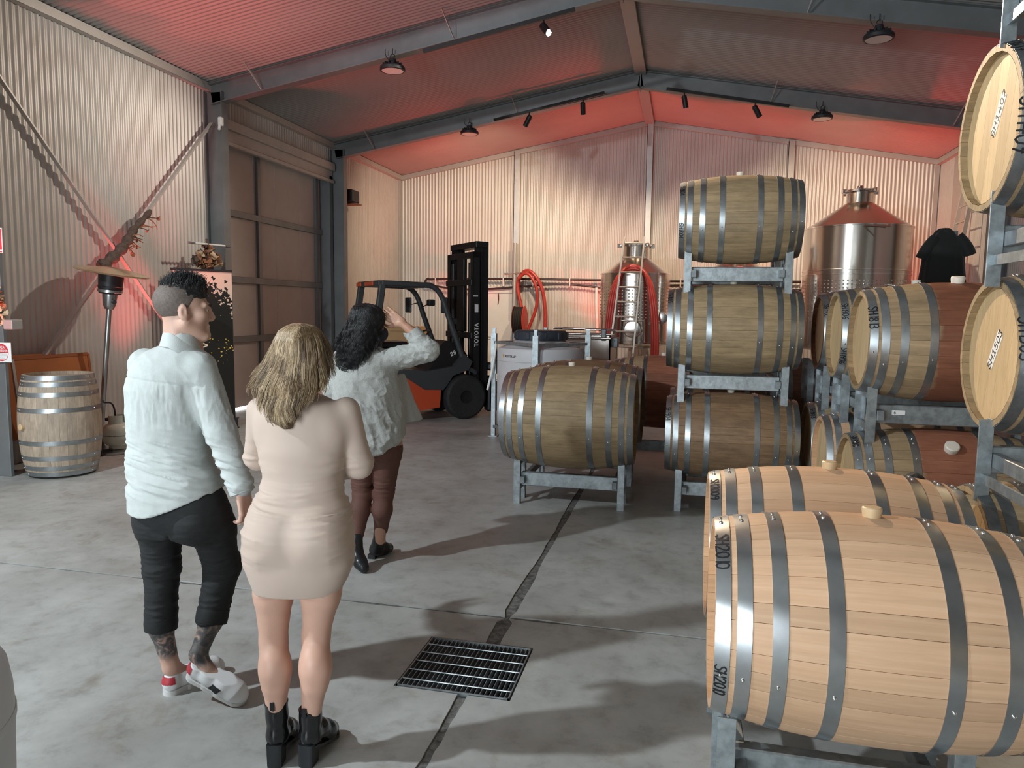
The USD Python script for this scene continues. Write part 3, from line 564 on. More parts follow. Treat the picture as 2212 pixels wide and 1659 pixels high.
for i in range(4): put('text_line', bx(-.095 + .01 * (i == 3), .03 - .03 * (i == 3), -.0045, -.004, .076 - i * .012, .079 - i * .012), pm('print_grey', (.45, .36, .38), .6) if i == 0 else M['print_grey'], nt)
pm('dry_leaf', (.30, .12, .055), .7, var=.45, scale=14, col2=None); pm('dry_leaf_pale', (.55, .40, .25), .7, var=.3, scale=14); pm('vine_bark', (.10, .065, .05), .85, var=.4, scale=25, bump=.4)
def leafm(s, R_):
    """a curled lobed leaf of a dozen triangles"""
    k = 9; t = np.linspace(0, 2 * math.pi, k, endpoint=False); r = s * (.55 + .45 * np.abs(np.cos(1.5 * t))) ; P = np.c_[r * np.cos(t), r * np.sin(t), .35 * s * np.sin(2 * t + R_.rand() * 6) * R_.uniform(.4, 1.2, k)]
    V = np.vstack([[0, 0, .12 * s], P]); F = [[0, 1 + i, 1 + (i + 1) % k] for i in range(k)]; m = trimesh.Trimesh(V, F, process=False)
    m.apply_transform(trimesh.transformations.random_rotation_matrix(R_.rand(3))); return m
def leaf_bunch(name, label, loc, n, rad, zl, mats, s=(.035, .06), stem=None):
    t = Thing(name, label, 'dried leaves', loc); R_ = np.random.RandomState(abs(hash(label)) % 1 + len(label))
    if stem is not None: put('stem', stem, M['vine_bark'], t, smooth=40)
    for i in range(n):
        d = R_.randn(3); d /= np.linalg.norm(d); q = d * rad * (R_.rand() ** .4); q[2] += zl
        m = leafm(R_.uniform(*s), R_); m.apply_translation(q); put('leaf', m, M[mats[i % len(mats)]], t)
    return t
leaf_bunch('dried_leaf_bunch', 'bunch of brown dried vine leaves hanging above the banner', (-6.33, 8.92, 2.10), 80, np.array([.10, .24, .16]), .18, ['dry_leaf', 'dry_leaf', 'vine_bark', 'dry_leaf_pale'], (.045, .085), tube(spline([(0, 0, .20), (.01, .01, .32), (0, 0, .45)], 8), .018, 7))
leaf_bunch('dried_leaf_bunch', 'pale dried leaves hanging on the column at the left edge', (-6.17, 5.6, 1.45), 34, np.array([.05, .04, .17]), .17, ['dry_leaf_pale', 'dry_leaf_pale', 'dry_leaf'], (.025, .05), rod((0, 0, .02), (-.02, 0, .36), .012, 7))
put('column_box', rbx(-6.12, -6.02, 5.58, 5.70, 1.41, 1.50, .006), M['mullion_steel'], None, label='small grey box below the pale dried leaves on the left column', cat='junction box')
put('security_sensor', cat_([rbx(-6.42, -6.36, 9.36, 9.43, 4.15, 4.27, .012), rod((-6.40, 9.38, 4.17), (-6.38, 9.34, 4.09), .018)]), M['white_plastic'], None, label='small white sensor at the top of the left wall column', cat='sensor')
hr = Thing('hanging_rail', 'white tube on dark brackets holding the dried leaf bunch', 'rail', (-6.32, 8.95, 2.48))
put('tube', rod((0, -.30, -.01), (0, .36, .01), .014, 12), M['white_plastic'], hr, smooth=40)
for yy in (-.42, .36): put('bracket', rod((0, yy, -.012 + .02 * (yy > 0)), (0, yy + .12, -.01 + .02 * (yy > 0)), .016, 10), M['frame_steel'], hr, smooth=40)
vn = Thing('vine_branch', 'old vine trunk tied along the wall brace above the heater', 'branch', (-6.47, 7.2, 2.05))
put('trunk', tube(spline([(0, .0, .02), (0, .14, .12), (.02, .34, .30), (-.01, .52, .48), (.01, .68, .64), (0, .82, .76)], 26), np.linspace(.07, .03, 26) * (1 + .25 * np.sin(np.arange(26) * 1.7)), 10), M['vine_bark'], vn, smooth=50)
R_ = np.random.RandomState(5)
for i in range(16):
    y0 = .3 + .45 * R_.rand(); p = np.array([.02, y0, y0 * .9]); d = np.array([.05 * R_.rand(), .10 + .1 * R_.rand(), -.13 + .16 * R_.rand()])
    put('twig', tube(spline([p, p + d * .5 + R_.randn(3) * .015, p + d], 7), np.linspace(.009, .004, 7), 5), M['dry_leaf' if i % 3 else 'vine_bark'], vn, smooth=50)
    if i % 2: m = leafm(.035, R_); m.apply_translation(p + d); put('leaf', m, M['dry_leaf'], vn)
# banner
A_, B_ = np.array([-6.42, 8.30, 0]), np.array([-5.985, 8.95, 0]); W_ = np.linalg.norm(B_ - A_); bx_ = (B_ - A_) / W_; nb = np.cross(bx_, [0, 0, 1.0])
bn = Thing('roll_up_banner', 'roll-up banner with a dark tree printed against a pale sky', 'banner', A_)
pm('banner_sky', (.78, .60, .45), .55, col2=(.72, .50, .42), scale=1.4); pm('print_black', (.012, .012, .010), .5); pm('print_yellow', (.75, .50, .06), .5); pm('print_cream', (.85, .70, .50), .5)
plb = lambda poly, off=.0, th=.0015: plate(poly, nb * off, bx_, (0, 0, 1.0), th)
put('sheet', plb(sbox(0, .12, W_, 2.10), 0, .002), M['banner_sky'], bn)
put('top_bar', bar(bx_ * -.005 + [0, 0, 2.115], bx_ * (W_ + .005) + [0, 0, 2.115], .03, .03), M['black_plastic'], bn)
put('cassette', cat_([bar(bx_ * -.02 + [0, 0, .06], bx_ * (W_ + .02) + [0, 0, .06], .09, .11), bar(bx_ * (W_ - .06) + nb * .22 + [0, 0, .012], bx_ * (W_ - .06) - nb * .2 + [0, 0, .012], .05, .02), bar(bx_ * .06 + nb * .2 + [0, 0, .012], bx_ * .06 - nb * .2 + [0, 0, .012], .05, .02)]), M['black_plastic'], bn)
R_ = np.random.RandomState(11); top = lambda u: 1.70 + .36 * math.exp(-((u - .52) / .10) ** 2) + .25 * math.exp(-((u - .70) / .07) ** 2) + .12 * math.exp(-((u - .36) / .08) ** 2)
bl = [Polygon([(0, .12), (W_, .12)] + [(u, top(u) - .12 + .02 * math.sin(u * 90)) for u in np.linspace(W_, 0, 60)])]
for i in range(420):
    u = R_.rand() * W_; z = top(u) - .2 + R_.randn() * .075; s = R_.uniform(.012, .03); t = np.linspace(0, 6.28, 7)[:-1] + R_.rand() * 6
    bl.append(Polygon([(u + s * math.cos(x) * (1 if k % 2 else .5), z + s * math.sin(x) * (1 if k % 2 else .6)) for k, x in enumerate(t)]))
gp = []
for i in range(90):
    u = R_.rand() * W_; z = top(u) - .22 + R_.randn() * .06; s = R_.uniform(.006, .018); t = np.linspace(0, 6.28, 6)[:-1] + R_.rand() * 6
    gp.append(Polygon([(u + s * math.cos(x), z + s * math.sin(x) * R_.uniform(.4, 1.2)) for x in t]))
tree_p = unary_union([p.buffer(0) for p in bl]).difference(unary_union([p.buffer(0) for p in gp])).intersection(sbox(0, .12, W_, 2.09))
put('printed_tree', plb(tree_p, .002, .0006), M['print_black'], bn)
gl = []
for i in range(110):
    u = W_ * R_.rand(); z = .90 + .45 * R_.rand() ** 2 + .02 * R_.randn(); s = R_.uniform(.004, .016); t = np.linspace(0, 6.28, 6)[:-1] + R_.rand() * 6
    if R_.rand() < .75 and not (.98 < z < 1.22): continue
    gl.append(Polygon([(u + s * math.cos(x), z + s * .7 * math.sin(x)) for x in t]))
put('printed_leaves', plb(unary_union([p.buffer(0) for p in gl]).intersection(sbox(0, .12, W_, 2.09)), .0026, .0006), M['print_yellow'], bn)
m = meshkit.text_mesh('VI', .13, .0008); m.apply_transform(trimesh.transformations.rotation_matrix(math.pi / 2, [0, 0, 1])); m.apply_translation((.44 - m.bounds[1, 0], 1.07 - m.bounds[0, 1], 0))
T = np.eye(4); T[:3, 0], T[:3, 1], T[:3, 2], T[:3, 3] = bx_, (0, 0, 1), nb, nb * .003; m.apply_transform(T); put('lettering', m, M['print_cream'], bn)
# speaker on the left wall near the far corner
sp = Thing('wall_speaker', 'black speaker box high on the left wall past the sliding door', 'speaker', (-6.66, 13.72, 3.68))
put('cabinet', rbx(.02, .26, -.12, .22, .04, .27, .008), M['black_plastic'], sp); put('bracket', cat_([bx(0, .3, -.03, .25, .0, .02), bx(0, .02, -.03, .1, -.1, .02)]), pm('rust_bracket', (.30, .12, .07), .6), sp)
# uplights
for (x, y, lab) in ((-6.35, 7.62, 'small red floodlight on the floor behind the gas bottle'), (-1.75, 16.2, 'red floodlight on the floor under the gable wall beside the small tank'), (-5.6, 16.15, 'red floodlight on the floor in the far left corner')):
    u = Thing('floor_uplight', lab, 'floodlight', (x, y, 0))
    put('housing', lathe([(0, .0), (.09, .0), (.10, .02), (.10, .15), (.085, .17), (.085, .16), (0, .155)], 28), pm('lamp_body', (.55, .35, .25), .5) if 'lamp_body' not in M else M['lamp_body'], u, smooth=35)
    put('yoke', cat_([bx(-.12, -.11, -.02, .02, 0, .14), bx(.11, .12, -.02, .02, 0, .14), bx(-.12, .12, -.03, .03, 0, .008)]), M['black_plastic'], u)

# ------------------------------------------------------------------ forklift
pm('fork_orange', (.42, .055, .018), .4, 0, var=.06, scale=4); pm('fork_grey', (.035, .04, .043), .45, 0, var=.1, scale=6); pm('fork_black', (.008, .008, .009), .42, .0)
pm('amber', (.45, .08, .03), .3); pm('mark_white', (.62, .62, .60), .5)
fk = Thing('forklift', 'orange and black forklift truck parked facing the gable wall', 'forklift', (-3.52, 10.96, 0), 42)
side = lambda pts, y0, y1: trimesh.Trimesh(*(lambda m: (np.c_[m.vertices[:, 0], y1 - m.vertices[:, 2], m.vertices[:, 1]], m.faces))(extr(Polygon(pts), abs(y1 - y0))), process=False)
put('counterweight', side([(-1.15, .2), (-1.15, .98), (-1.6, .98), (-1.9, .9), (-2.0, .7), (-1.97, .25)], -.52, .52), M['fork_orange'], fk)
put('lower_body', side([(-1.9, .16), (-.8, .16), (-.42, .2), (-.40, .455), (-.66, .47), (-.95, .66), (-1.2, .72), (-1.9, .72)], -.55, .55), M['fork_orange'], fk)
put('upper_body', side([(-1.2, .70), (-.95, .66), (-.66, .47), (-.36, .455), (-.30, .52), (-.2, .66), (.05, .74), (.12, .86), (-.02, .98), (-.18, .80), (-.62, .74), (-1.2, .80)], -.54, .54), M['fork_grey'], fk)
put('seat_hood', cat_([side([(-1.25, .74), (-.92, .74), (-.90, .98), (-.94, 1.05), (-1.25, 1.05)], -.38, .38)]), M['fork_black'], fk)
put('seat', cat_([rbx(-1.22, -.78, -.24, .24, 1.05, 1.16, .03), mv(rbx(-.05, .06, -.23, .23, 0, .52, .04), (-1.2, 0, 1.12), ry=-8)]), M['fork_black'], fk)
put('dashboard', side([(-.55, .75), (-.05, .75), (.08, .95), (-.05, 1.12), (-.28, 1.18), (-.48, 1.02), (-.42, .9)], -.44, .44), M['fork_black'], fk)
th = np.linspace(0, 2 * math.pi, 28); put('steering_wheel', tube([(-.52 + .17 * math.cos(x) * .8, .17 * math.sin(x), 1.22 + .17 * math.cos(x) * .6) for x in th[:-1]], .014, 8, closed=True), M['fork_black'], fk, smooth=50)
put('steering_column', rod((-.25, 0, 1.1), (-.5, 0, 1.22), .03), M['fork_black'], fk)
for y, s in ((-.485, -1), (.485, 1)):
    w = put('front_wheel', lathe([(.10, -.10), (.20, -.11), (.29, -.115), (.325, -.09), (.335, -.05), (.335, .05), (.325, .09), (.29, .115), (.20, .11), (.10, .10)], 44, 'y').apply_translation((0, y, .335)), M['rubber'], fk, smooth=35)
    put('hub', lathe([(0, -.06), (.10, -.07), (.19, -.10), (.20, -.08), (.20, .08), (.19, .10), (.10, .07), (0, .06)], 32, 'y').apply_translation((0, y, .335)), M['fork_black'], w, smooth=35)
    put('rear_wheel', lathe([(.05, -.09), (.20, -.10), (.26, -.07), (.265, 0), (.26, .07), (.20, .10), (.05, .09)], 36, 'y').apply_translation((-1.45, s * .44, .265)), M['rubber'], fk, smooth=35)
    put('mudguard', tube(spline([(-.36, y, .45), (-.24, y, .66), (0, y, .76), (.2, y, .68)], 14), .035, 6), M['fork_grey'], fk, smooth=40)
for s in (-1, 1):
    y = s * .48
    put('front_pillar', tube(spline([(-.02, y, .92), (-.12, y, 1.18), (-.30, y, 1.66), (-.40, y, 1.88), (-.50, y, 1.965), (-.62, y, 1.985)], 24), np.linspace(.045, .04, 24), 8), M['fork_grey'], fk, smooth=45)
    put('roof_rail', bar((-.55, y, 1.985), (-1.28, y, 2.0), .07, .075, None, .012), M['fork_grey'], fk)
    put('rear_pillar', bar((-1.27, y, 1.98), (-1.42, y, .98), .085, .09, (1, 0, 0), .012), M['fork_grey'], fk)
put('rear_roof_bar', rbx(-1.33, -1.24, -.5, .5, 1.955, 2.035, .012), M['fork_grey'], fk)
for y0, y1 in ((.28, .5), (-.28, -.05), (-.16, .1)): put('rear_lamp', rbx(-1.345, -1.33, min(y0, y1), max(y0, y1), 1.965, 2.025, .005), M['amber'], fk)
for y in (-.3, -.1, .1, .3): put('roof_bar', bar((-.6, y, 1.985), (-1.25, y, 1.995), .03, .03), M['fork_grey'], fk)
put('front_roof_bar', rbx(-.62, -.54, -.48, .48, 1.95, 2.02, .01), M['fork_grey'], fk)
mirror = lambda p, q: cat_([mv(rbx(-.02, .02, -.07, .07, -.12, .12, .015), p, rz=20), rod(p, q, .008, 6)])
put('mirror', mirror((-.46, .62, 1.70), (-.33, .5, 1.74)), M['black_plastic'], fk); put('mirror', mirror((-.2, -.2, 1.70), (-.3, -.46, 1.66)), M['black_plastic'], fk)
for s in (-1, 1): put('work_lamp', cat_([mv(rbx(-.05, .05, -.07, .07, -.05, .05, .015), (-.16, s * .42, 1.60 + .14 * s)), rod((-.16, s * .42, 1.6 + .14 * s), (-.30, s * .48, 1.66), .01, 6)]), M['black_plastic'], fk)
put('grab_handle', tube(spline([(-.28, .56, 1.62), (-.22, .62, 1.5), (-.12, .62, 1.3), (-.1, .52, 1.2)], 14), .014, 7), M['fork_black'], fk, smooth=40)
# mast
for s in (-1, 1):
    y = s * .42
    put('outer_mast_rail', cat_([bx(.15, .165, y - .05, y + .05, .12, 2.50), bx(.255, .27, y - .05, y + .05, .12, 2.50), bx(.15, .27, y + s * .035, y + s * .05, .12, 2.50)]), M['fork_black'], fk)
    put('inner_mast_rail', cat_([bx(.20, .40, y - s * .005 - .012, y - s * .005 + .012, .16, 2.645), bx(.29, .305, y - .045, y + .03, .16, 2.645), bx(.39, .41, y - .045, y + .045, .16, 2.645)]), M['fork_black'], fk)
    put('lift_cylinder', rod((.18, s * .31, .15), (.18, s * .31, 2.35), .032, 14), M['fork_black'], fk, smooth=40)
    put('chain', bx(.24, .25, s * .22 - .018, s * .22 + .018, .5, 2.5), M['galv_dark'], fk)
    put('fork', cat_([rbx(.52, .56, s * .28 - .06, s * .28 + .06, .06, .62, .006), rbx(.52, 1.58, s * .28 - .06, s * .28 + .06, .055, .095, .006)]), M['fork_black'], fk)
for z, x0, x1 in ((2.46, .15, .27), (2.615, .2, .41), (1.25, .12, .16), (2.05, .12, .16)): put('cross_member', rbx(x0, x1, -.47, .47, z - .045, z + .045, .005), M['fork_black'], fk)
put('hose_guide', rbx(.16, .22, -.12, .14, 1.3, 2.46, .01), M['fork_black'], fk)
put('carriage', cat_([rbx(.46, .52, -.52, .52, .22, .30, .006), rbx(.46, .52, -.52, .52, .50, .58, .006), rbx(.42, .47, -.34, -.28, .18, .85, .005), rbx(.42, .47, .28, .34, .18, .85, .005), rbx(.38, .62, -.58, -.36, .72, .84, .03), rbx(.38, .58, -.56, -.40, .1, .55, .02)]), M['fork_black'], fk)
m = meshkit.text_mesh('TOYOTA', .062, .0012, True); m.apply_translation((-m.bounds[:, 0].mean(), -m.bounds[:, 1].mean(), 0))
T = np.eye(4); T[:3, 0], T[:3, 1], T[:3, 2], T[:3, 3] = (0, 0, 1), (-1, 0, 0), (0, -1, 0), (.21, -.472, 1.26); m.apply_transform(T); put('lettering', m, M['mark_white'], fk)
lettering('S', .10, (-1.0, -.382, .885), (1, 0, 0), (0, 0, 1), fk, 'mark_white', True, th=.002)
lettering('25', .06, (-.16, -.442, .99), (.9, 0, .43), (-.43, 0, .9), fk, 'mark_white', True, th=.002)
put('decal', bx(.18, .24, -.472, -.4705, 1.60, 1.72), M['mark_white'], fk); put('decal', bx(.155, .235, -.472, -.4705, 1.835, 1.855), M['mark_white'], fk)
# cartons behind the forklift
pm('cardboard', (.52, .33, .16), .75, var=.05, scale=5)
for z0, z1, lab in ((0, .64, 'lower cardboard carton on the floor behind the forklift'), (.645, 1.29, 'upper cardboard carton behind the forklift')):
    c = Thing('cardboard_carton', lab, 'carton', (-5.5, 14.0, z0)); h = z1 - z0
    put('box', rbx(-.42, .42, -.32, .32, 0, h, .004), M['cardboard'], c); put('tape', cat_([bx(-.421, .421, -.025, .025, h, h + .001), bx(-.15, .421, -.3215, -.3205, h - .10, h - .085)]), pm('tape', (.35, .20, .09), .4) if 'tape' not in M else M['tape'], c)

# ------------------------------------------------------------------ gable wall services: pipes, hoses, reel
pm('pipe_black', (.03, .02, .02), .4); pm('hose_red', (.42, .04, .03), .35, var=.15, scale=8); pm('hose_dark', (.10, .02, .02), .45); pm('red_plastic', (.55, .05, .03), .4)
pp = Thing('wall_pipes', 'pair of dark pipes running along the gable wall on white clips', 'pipes', (-1, YB - .13, 2.26))
R_ = np.random.RandomState(2)
put('pipe', tube(spline([(-4.9, 0, .075), (-2, 0, .085), (-.9, 0, .07), (.2, 0, .055), (2, 0, .05), (4.9, 0, .02)], 60), .026, 10), M['pipe_black'], pp, smooth=50)
put('pipe', tube(spline([(-4.88, -.01, -.05), (-2, 0, -.035), (-1.3, 0, -.05), (-.6, .0, -.12), (.2, 0, -.07), (2, 0, -.06), (4.9, 0, -.10)], 60), .024, 10), M['pipe_black'], pp, smooth=50)
put('pipe_elbow', tube(spline([(-4.9, 0, .075), (-5.0, 0, .04), (-5.0, 0, -.02), (-4.88, -.01, -.05)], 16), .026, 10), M['pipe_black'], pp, smooth=50)
for x in (-4.75, -3.6, -3.1, -2.4, -1.55, .9, 2.2, 3.4): put('pipe_clip', rbx(x - .014, x + .014, -.035, .10, -.08, .11, .004), M['white_paint'], pp)
put('valve_box', rbx(-4.35, -4.18, -.08, .05, -.06, .03, .01), M['red_plastic'], pp); put('gate_valve', cat_([rbx(-.80, -.64, -.07, .04, -.09, .05, .02), rod((-.60, 0, -.05), (-.60, 0, -.33), .035), rbx(-.66, -.53, -.06, .06, -.36, -.28, .02)]), M['pipe_black'], pp)
put('drop_pipe', tube([(-.94, -.02, -.10), (-.93, -.03, -.5), (-.88, -.03, -1.2)], .03, 10), M['white_plastic'], pp, smooth=50)
hs = Thing('red_hose', 'coiled red wine hose hanging from a wall bracket by the mullion', 'hose', (-3.4, YB - .35, 1.2))
put('hose', tube(spline([(-.28, 0, .1), (-.27, .02, .7), (-.27, .04, 1.2), (-.1, 0, 1.33), (.12, -.02, 1.18), (.30, 0, .72), (.34, 0, .25), (.33, 0, -.2)], 50), .042, 10), M['hose_red'], hs, smooth=50)
put('hose', tube(spline([(-.26, -.06, 1.15), (-.08, -.08, 1.26), (.10, -.1, 1.05), (.17, -.1, .75), (.10, -.08, .35), (-.02, -.06, .05), (-.08, -.05, -.2)], 50), .036, 10), M['hose_red'], hs, smooth=50)
put('bracket', cat_([rod((-.65, .1, 1.27), (-.05, .05, 1.26), .014), rod((-.65, .1, 1.24), (-.05, -.1, 1.30), .01)]), M['galv'], hs, smooth=40)
put('down_pipe', rod((-.40, .06, .45), (-.40, .06, 1.95), .045, 14), M['mullion_steel'], hs, smooth=40)
hl = Thing('hose_reel', 'red hose reel with black hose on the gable wall', 'hose reel', (-3.62, YB - .52, 1.42))
put('flange', lathe([(0, .10), (.30, .105), (.315, .112), (.315, .12), (.28, .135), (0, .13)], 36, 'x'), M['red_plastic'], hl, smooth=35); put('flange', lathe([(0, -.13), (.28, -.135), (.315, -.12), (.315, -.112), (.30, -.105), (0, -.10)], 36, 'x'), M['hose_dark'], hl, smooth=35)
put('coil', cat_([tube([(x, .27 * math.cos(a), .27 * math.sin(a)) for a in np.linspace(0, 2 * math.pi, 30)[:-1]], .024, 7, True) for x in np.linspace(-.08, .08, 5)]), M['rubber'], hl, smooth=50); put('arm', bx(-.03, .03, 0, .4, -.03, .03), M['frame_steel'], hl)

# ------------------------------------------------------------------ stainless tanks
def dome(P, r): return P
def steel_tank(label, x, y, r, z0, z1, zc, rn, zn, dz, door=None, extra=True, name='steel_tank'):
    t = Thing(name, label, 'steel tank', (x, y, 0))
    put('shell', lathe([(0, z0 - .12), (r * .5, z0 - .10), (r * .96, z0 - .03), (r, z0), (r, z1)], 96), M['stainless'], t, smooth=35)
    put('top_cone', lathe([(r, z1), (r * .985, z1 + .012), (rn + .02, zc), (rn, zc + .01)], 96), M['stainless'], t, smooth=35)
    put('weld_band', cat_([lathe([(r + .001, z - .012), (r + .009, z - .01), (r + .009, z + .01), (r + .001, z + .012)], 96) for z in (z1, dz[1] + .08, z0 + .05)]), M['chrome'], t, smooth=35)
    put('neck', lathe([(rn, zc), (rn, zn)], 64), M['stainless'], t, smooth=35)
    put('lid', lathe([(rn + .015, zn - .02), (rn + .05, zn - .015), (rn + .05, zn + .015), (rn + .01, zn + .025), (rn * .5, zn + .05), (.06, zn + .055), (.05, zn + .10), (0, zn + .105)], 64), M['chrome'], t, smooth=35)
    for a in np.linspace(0, 2 * math.pi, 7)[:-1]: put('lid_clamp', mv(rbx(rn + .01, rn + .10, -.02, .02, zn - .045, zn + .035, .008), rz=math.degrees(a) + 14), M['chrome'], t)
    V, F = [], []
    n = int(2 * math.pi * r / .066)
    for za, zb in ((dz[0], (dz[0] + dz[1]) / 2 - .03), ((dz[0] + dz[1]) / 2 + .03, dz[1])):
        for z in np.arange(za, zb, .062):
            for k in range(n):
                a = 2 * math.pi * k / n
                if not (math.pi * .98 < a < 2.02 * math.pi): continue
                o = len(V); u = np.array([-math.sin(a), math.cos(a), 0]); q = np.array([math.cos(a), math.sin(a), 0]); c = q * r + [0, 0, z]
                for g in range(6): V.append(c + u * .017 * math.cos(g * math.pi / 3) + np.array([0, 0, .017 * math.sin(g * math.pi / 3)]) + q * .001)
                V.append(c + q * .010)
                for g in range(6): F.append([o + g, o + (g + 1) % 6, o + 6])
    put('dimple_jacket', trimesh.Trimesh(np.array(V), np.array(F), process=False), M['chrome'], t, smooth=True, kind='stuff')
    for a in (45, 135, 225, 315): put('leg', rod((r * .8 * math.cos(math.radians(a)), r * .8 * math.sin(math.radians(a)), 0), (r * .8 * math.cos(math.radians(a)), r * .8 * math.sin(math.radians(a)), z0 - .02), .045, 14), M['stainless'], t, smooth=40)
    put('outlet', cat_([rod((0, -r * .9, z0 - .1), (0, -r - .18, z0 - .1), .035, 12), rod((-.09, -r - .15, z0 - .06), (.12, -r - .18, z0 - .05), .012, 8)]), M['chrome'], t, smooth=40)
    return t
t1 = steel_tank('small stainless tank behind the leaning ladder, red hose over it', -.97, 14.95, .68, 1.02, 2.37, 2.66, .27, 2.93, (1.52, 2.12))
th = np.linspace(0, 2 * math.pi, 40)[:-1]
put('manway_door', cat_([tube([(.02 + .17 * math.cos(a), -.69 - .0, 1.30 + .15 * math.sin(a)) for a in th], .014, 8, True), mv(lathe([(0, -.02), (.15, -.012), (.155, 0), (0, .0)], 36, 'y'), (.02, -.69, 1.30))]), M['chrome'], t1, smooth=40)
put('manway_frame', cat_([tube([(.02 + q * .22 + .02 * q, -.72, 1.05), (.02 + q * .22, -.74, 1.50)], .012, 7) for q in (-1, 1)] + [rod((-.22, -.73, 1.46), (.26, -.73, 1.46), .012)]), M['chrome'], t1, smooth=40)
put('gauge', cat_([mv(lathe([(0, -.03), (.11, -.02), (.12, 0), (.12, .06), (0, .06)], 32, 'y'), (.55, -.44, 1.52)), rod((.35, -.62, 1.42), (.5, -.6, 1.42), .03)]), M['chrome'], t1, smooth=40)
for dx, w in ((0, 0), (.09, .03), (.2, .05)):
    hz = Thing('draped_red_hose', ['outer', 'middle', 'inner'][int(dx > 0) + int(dx > .1)] + ' red hose draped over the small stainless tank', 'hose', (-.97, 14.95, 0))
    s = 1 - dx * .9
    put('hose', tube(spline([(-.52 * s - .05, -.78, .25), (-.50 * s, -.80, .9), (-.44 * s, -.80, 1.6), (-.36 * s, -.76, 2.1), (-.22 * s, -.70, 2.36 + w), (0, -.66, 2.45 + w), (.22 * s, -.70, 2.36 + w), (.38 * s, -.78, 2.05), (.46 * s, -.82, 1.6), (.50 * s, -.82, 1.0), (.48 * s, -.8, .25)], 70), .034, 9), M['hose_red'], hz, smooth=50)
t2 = steel_tank('stainless tank mostly hidden behind the stack of three barrels', .97, 14.95, .68, 1.02, 2.33, 2.63, .27, 2.90, (1.5, 2.1), name='steel_tank')
hz = Thing('draped_red_hose', 'red hose draped over the tank hidden behind the three barrels', 'hose', (.97, 14.95, 0))
put('hose', tube(spline([(-.42, -.80, .4), (-.42, -.80, 1.4), (-.30, -.76, 2.1), (-.13, -.66, 2.40), (.0, -.60, 2.47), (.13, -.66, 2.40), (.30, -.76, 2.1), (.42, -.80, 1.4), (.42, -.8, .4)], 60), .034, 9), M['hose_red'], hz, smooth=50)
t3 = steel_tank('tall stainless tank with a conical top at the right end of the gable wall', 3.02, 14.65, .905, 1.02, 3.17, 3.62, .23, 3.84, (1.5, 2.26))
put('bracket_arm', cat_([rod((-.10, -.93, 3.14), (.30, -.93, 3.12), .016), rod((-.10, -.93, 3.14), (.08, -.90, 2.96), .012), rod((.30, -.93, 3.12), (.32, -.88, 3.16), .016)]), M['stainless'], t3, smooth=40)
put('bulkhead_weld', lathe([(.906, 2.395), (.914, 2.40), (.914, 2.42), (.906, 2.425)], 96), M['chrome'], t3, smooth=35)
# ladders
pm('aluminium', (.70, .66, .60), .35, .6)
def ladder(label, a, b, w, n, rot, mt='aluminium'):
    """rails from foot a to top b, w = vector across at the foot and top"""
    a, b = np.array(a, float), np.array(b, float); w0, w1 = (np.array(q, float) for q in w); t = Thing('ladder', label, 'ladder', a)
    nrm = np.cross(b - a, w0); nrm /= np.linalg.norm(nrm)
    for s in (-.5, .5): put('rail', bar(w0 * s, b - a + w1 * s, .028, .065, nrm), M[mt], t)
    for k in range(n): f = (k + .6) / n; p = (b - a) * f; w_ = w0 + (w1 - w0) * f; put('rung', rod(p - w_ * .5, p + w_ * .5, .016, 8), M[mt], t, smooth=40)
    return t
ladder('aluminium ladder leaning in front of the small stainless tank', (-1.17, 13.55, 0), (-.955, 14.18, 3.03), ((.46, 0, 0), (.37, 0, 0)), 11, 0)
ladder('aluminium ladder standing against the right wall behind the tall tank', (4.2, 14.5, 0), (4.78, 14.6, 3.95), ((0, .55, 0), (0, .5, 0)), 14, 0)
# black cover
pm('black_cloth', (.008, .009, .009), .85, sheen_weight=.15)
cv = Thing('draped_cover', 'black cloth cover draped over a tall stand at right', 'cloth', (2.49, 8.2, 0))
P = []
zs = np.array([0, .5, 1.0, 1.6, 1.95, 2.18, 2.30, 2.33, 2.40, 2.46, 2.49, 2.495]); wx = np.array([.34, .32, .29, .25, .215, .19, .185, .16, .125, .09, .05, .0]); n = 64; V = []
for z, w_ in zip(zs, wx):
    for k in range(n):
        a = 2 * math.pi * k / n; fold = 1 + (.05 * math.sin(a * 11 + z * 2) + .03 * math.sin(a * 7 - z * 3)) * min(1, (2.5 - z) * 1.2); V.append((w_ * fold * math.cos(a) * 1.0, w_ * fold * math.sin(a) * .8, z + .012 * math.sin(a * 5) * (z > 2.2)))
F = [[i * n + j, i * n + (j + 1) % n, (i + 1) * n + (j + 1) % n] for i in range(len(zs) - 1) for j in range(n)] + [[i * n + j, (i + 1) * n + (j + 1) % n, (i + 1) * n + j] for i in range(len(zs) - 1) for j in range(n)]
put('cloth', trimesh.Trimesh(np.array(V), np.array(F), process=False), M['black_cloth'], cv, smooth=True)
put('sleeve', tube(spline([(-.10, -.06, 2.40), (-.17, -.07, 2.30), (-.21, -.06, 2.20)], 10), np.linspace(.05, .06, 10), 10), M['black_cloth'], cv, smooth=50)
put('sleeve', tube(spline([(.10, -.06, 2.42), (.17, -.07, 2.33), (.215, -.06, 2.24)], 10), np.linspace(.05, .06, 10), 10), M['black_cloth'], cv, smooth=50)
put('stand', cat_([bx(.10, .19, .22, .28, 0, 2.5), bx(.02, .22, .16, .3, 0, .02)]), M['galv_dark'], cv)
